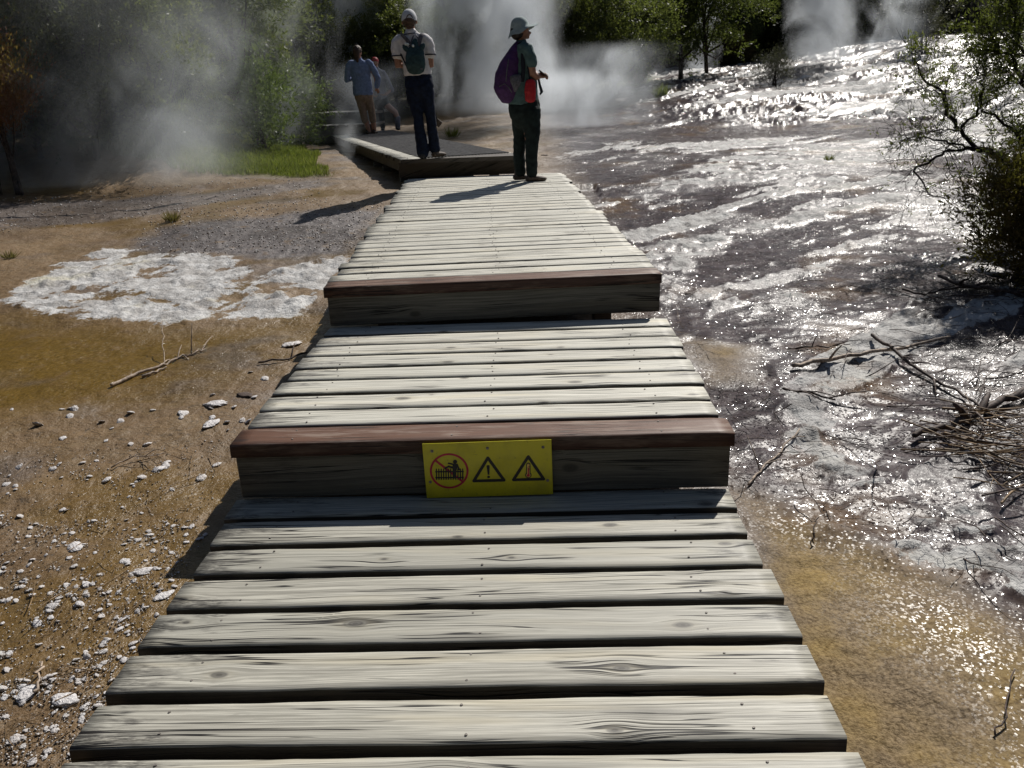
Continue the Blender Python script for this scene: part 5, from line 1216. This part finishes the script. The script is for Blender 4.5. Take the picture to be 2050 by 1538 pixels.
def scatter(poly, n, meshes, name, label, cat, group, seed, smin=.7, smax=1.3, tilt=.15, lift=.004, clump=None, az=None):
    r = random.Random(seed); xs = [p[0] for p in poly]; ys_ = [p[1] for p in poly]; k = 0; tries = 0
    while k < n and tries < n*60:
        tries += 1; px = r.uniform(min(xs), max(xs)); py = r.uniform(min(ys_), max(ys_))
        if not inpoly(px, py, poly): continue
        if clump and r.random() > clump(px, py): continue
        p = at(px, py); s_ = r.uniform(smin, smax)*(1.5 if r.random() < .12 else 1)
        if abs((p.x*math.cos(PSI)-p.y*math.sin(PSI))+.207) < .9 and p.y < 9.6: continue
        o = bpy.data.objects.new(name, r.choice(meshes)); o.location = (p.x, p.y, gz(p.x, p.y)+lift)
        o.rotation_euler = (r.gauss(0, tilt), r.gauss(0, tilt), r.uniform(0, 6.28) if az is None else r.gauss(az, .5)); o.scale = (s_, s_, s_)
        link(o); tag(o, label, cat, group); k += 1
scatter([(1690, 560), (1880, 560), (2090, 590), (2090, 1010), (1940, 960), (1790, 860), (1700, 720)], 150, TW, 'twig', 'dry dark twig in the tangle of litter below the olive bush at the right', 'twig', 'twigs in the litter under the right-hand bush', 5, .6, 1.15, .07, .008, lambda x, y: min(1, max(.08, (x-1680)/330)), .25)
scatter([(1440, 775), (1500, 770), (1560, 800), (1560, 850), (1480, 880), (1490, 960), (1530, 1000), (1480, 985), (1468, 880)], 60, TW, 'twig', 'dark matted twig caught along the right side of the yellow sign step', 'twig', 'twigs matted beside the right end of the step', 6, .3, .65, .3, .012)
scatter([(1340, 600), (1380, 650), (1420, 720), (1400, 720), (1345, 640)], 24, TP, 'dry_stalk', 'short dry stalk along the right side of the upper step', 'dry stalk', 'dry stalks right of the upper step', 16, .3, .7, .3, .01)
scatter([(1960, 840), (2080, 820), (2080, 1020), (2010, 1000), (1960, 930)], 46, TP, 'dry_stalk', 'tan dry stalk in the heap at the right edge beside the thick dark branch', 'dry stalk', 'dry stalks heaped at the right edge', 7, 1.0, 1.9, .2, .02, None, -.5)
scatter([(1500, 560), (1700, 560), (1800, 700), (1700, 780), (1480, 700)], 34, TW, 'twig', 'small dark twig washed onto the wet slope right of the middle platform', 'twig', 'twigs scattered on the wet slope', 8, .35, .8, .1, .006)
scatter([(1560, 820), (1700, 850), (1850, 1000), (2050, 1080), (2050, 1220), (1800, 1100), (1600, 1030)], 44, TW, 'twig', 'small dark twig lying on the near white crust at the right', 'twig', 'twigs on the near white crust', 9, .3, .8, .15, .03)
scatter([(0, 860), (420, 860), (440, 1000), (300, 1230), (120, 1538), (0, 1538)], 60, TP, 'dry_stalk', 'short dry straw stalk lying on the brown mud left of the nearest planks', 'dry stalk', 'straw stalks on the left mud', 10, .3, .8, .1, .006)
def flake_mesh(seed, flat):
    bm = bmesh.new(); bmesh.ops.create_icosphere(bm, subdivisions=3, radius=1); r = random.Random(seed)
    for v in bm.verts:
        n = float(fbm(v.co.x*1.7+seed*3+v.co.z, v.co.y*1.7+v.co.z*1.3, seed, 4, .6)); v.co *= .45+1.0*n; v.co.z *= flat
        v.co.x *= 1.25
    for f in bm.faces: f.smooth = True
    me = bpy.data.meshes.new('flake'); bm.normal_update(); bm.to_mesh(me); bm.free(); return me
g = G('sinter_crust'); tc = g.n('TexCoord').outputs['Object']; oi = g.n('ObjectInfo').outputs['Random']
n1_ = g.noise(tc, 2.2, 5, .7); c = g.mix(g.mr(n1_, .30, .5), (.36, .33, .32), (.68, .66, .66)); c = g.mix(g.ma('MULTIPLY', oi, .35), c, (.42, .36, .30))
M['sinter'] = g.done(g.bsdf(c, .45, g.bump(g.noise(tc, 3, 3, .6), .4, .12), .5))
FL = [flake_mesh(400+i, random.uniform(.28, .5)) for i in range(7)]
for me in FL: me.materials.append(M['sinter'])
cl = lambda x, y: min(1, max(.16, (float(fbm(x/48, y/30, 44, 4, .6))-.46)*5)+.5*max(0, 1-abs(x-(455-(y-1010)*.66)+45)/70))*(1.0 if y > 1040 else .35)
scatter([(0, 960), (330, 960), (420, 1060), (335, 1225), (232, 1390), (142, 1538), (0, 1538)], 290, FL, 'sinter_flake', 'small white sinter flake scattered on the brown mud left of the nearest planks', 'rock', 'white sinter flakes left of the nearest planks', 11, .004, .0105, .25, .002, cl)
scatter([(0, 820), (420, 780), (620, 690), (560, 800), (430, 960), (0, 1000)], 44, FL, 'sinter_flake', 'white sinter crumb on the ochre mud left of the middle platform', 'rock', 'white sinter crumbs left of the middle platform', 12, .008, .02, .3, .003)
for k, (px, py, s_, lab) in enumerate([(436, 815, .045, 'palest of the three larger flat sinter crusts left of the middle platform'), (424, 856, .04, 'flat grey-white sinter crust nearest the left end of the yellow sign step'), (490, 798, .035, 'dark lumpy stone beside a white crumb left of the middle platform'),
        (585, 692, .05, 'flat lilac-white crust beside the plank ends of the middle platform'), (150, 1098, .03, 'largest grey-white crust lump on the mud at the lower left'), (285, 1150, .028, 'grey lumpy crust lying against the shaded left side of the nearest planks'), (55, 1395, .03, 'dark-sided white lump near the lower left corner'), (130, 1410, .032, 'white knobbly lump just left of the nearest plank ends'), (330, 1200, .026, 'pale crust at the lower end of the shadow along the nearest planks'), (1090, 312, .05, 'small dark stone on the wet flat right of the walking shoes'), (1380, 593, .03, 'dark stone in the stream right of the upper step'), (1985, 545, .10, 'rounded pale stone under the olive bush')]):
    p = at(px, py); o = bpy.data.objects.new('stone' if 'stone' in lab else 'sinter_crust', FL[k % 7].copy()); o.data.materials.clear(); o.data.materials.append(M['sinter'] if 'dark' not in lab or 'sided' in lab else M['twig'])
    link(o); o.location = (p.x, p.y, gz(p.x, p.y)+.004); o.scale = (s_, s_*.8, s_*.6); o.rotation_euler = (0, 0, k*1.3); tag(o, lab, 'rock')
# uncountable grit
def grit(name, label, polys, n, seed, smin, smax, cl=None):
    rg_ = np.random.default_rng(seed); r = random.Random(seed); vs = []; fs = []; k = 0; tries = 0
    base = np.array([(1, 0, 0), (0, 1, 0), (-1, 0, 0), (0, -1, 0), (0, 0, .8), (0, 0, -.6)], float)
    tri = [(0, 1, 4), (1, 2, 4), (2, 3, 4), (3, 0, 4), (1, 0, 5), (2, 1, 5), (3, 2, 5), (0, 3, 5)]
    cand = []
    while len(cand) < n*3 and tries < n*60:
        tries += 1; P = polys[r.randrange(len(polys))]; px = r.uniform(min(q_[0] for q_ in P), max(q_[0] for q_ in P)); py = r.uniform(min(q_[1] for q_ in P), max(q_[1] for q_ in P))
        if inpoly(px, py, P): cand.append((px, py))
    cand = np.array(cand)
    if cl: cand = cand[rg_.uniform(0, 1, len(cand)) < cl(cand[:, 0], cand[:, 1])]
    ax_, ay_ = at_many(cand[:, 0], cand[:, 1]); az_ = gzn(ax_, ay_)
    for xq, yq, zq in zip(ax_, ay_, az_):
        if k >= n: break
        p = Vector((xq, yq, zq))
        if abs((p.x*math.cos(PSI)-p.y*math.sin(PSI))+.207) < .88 and p.y < 9.6: continue
        s_ = r.uniform(smin, smax)*(1+.12*p.y); b = base*rg_.uniform(.5, 1.3, (6, 1))*s_; a = r.uniform(0, 6.28); ca, sa = math.cos(a), math.sin(a)
        b = np.stack([b[:, 0]*ca-b[:, 1]*sa, b[:, 0]*sa+b[:, 1]*ca, b[:, 2]], 1)+np.array((p.x, p.y, p.z+.003)); vs.append(b); fs += [(i+6*k, j+6*k, l+6*k) for i, j, l in tri]; k += 1
    o = obj(name, mesh_np(name, np.concatenate(vs), np.array(fs), np.full(len(fs), 3)), M['grit']); return tag(o, label, 'gravel', kind='stuff')
g = G('sinter_grit'); gi = g.n('NewGeometry').outputs['Random Per Island']
M['grit'] = g.done(g.bsdf(g.mix(g.mr(gi, .35, .75, 0, 1, False), (.10, .068, .04), (.68, .66, .64)), .35, None, .5))
grit('gravel', 'fine white and brown sinter grit strewn over the left mud', [[(0, 900), (440, 880), (420, 1060), (335, 1225), (232, 1390), (142, 1538), (0, 1538)], [(0, 1040), (380, 1040), (335, 1225), (232, 1390), (142, 1538), (0, 1538)]], 4200, 21, .0012, .0036, lambda x, y: np.clip(np.maximum(.14, (fbm(x/48, y/30, 44, 4, .6)-.46)*5)+.45*np.maximum(0, 1-np.abs(x-(455-(y-1010)*.66)+45)/70), 0, 1))
grit('gravel', 'fine pale grit on the dark gravel flat behind the white patch', [[(262, 500), (300, 440), (640, 400), (790, 400), (720, 500), (430, 512)], [(0, 400), (640, 345), (640, 400), (0, 470)]], 1500, 22, .003, .006)

steam('pale steam veil hanging over the bright green shrub and the grass bank', 600, 300, .9, 1.5, 3.4, -.2, .3, .45, freq=1.0, seed=14, top=.7)

steam('bright low steam sheet spread over the wet flat behind the person in the sun hat', 1130, 258, 2.3, 2.7, 1.1, .6, .5, .85, freq=1.0, seed=15, flat=.7)
steam('low steam skimming the shore at the far left', 90, 376, 2.2, 2.4, .9, -.4, .2, .8, freq=1.3, seed=16, flat=.5)

steam('thin even veil of steam in front of the whole row of dark trees at the left', 250, 372, 3.3, 3.3, 5.0, 0, 0, .11, freq=.5, seed=18, lo=.3, hi=.7, low=.45, top=.85, flat=.28)
steam('thin even veil of steam across the valley behind the netted walkway', 960, 205, 4.6, 4.8, 5.0, 0, 0, .10, freq=.5, seed=19, lo=.3, hi=.7, low=.45, top=.85, flat=.25)
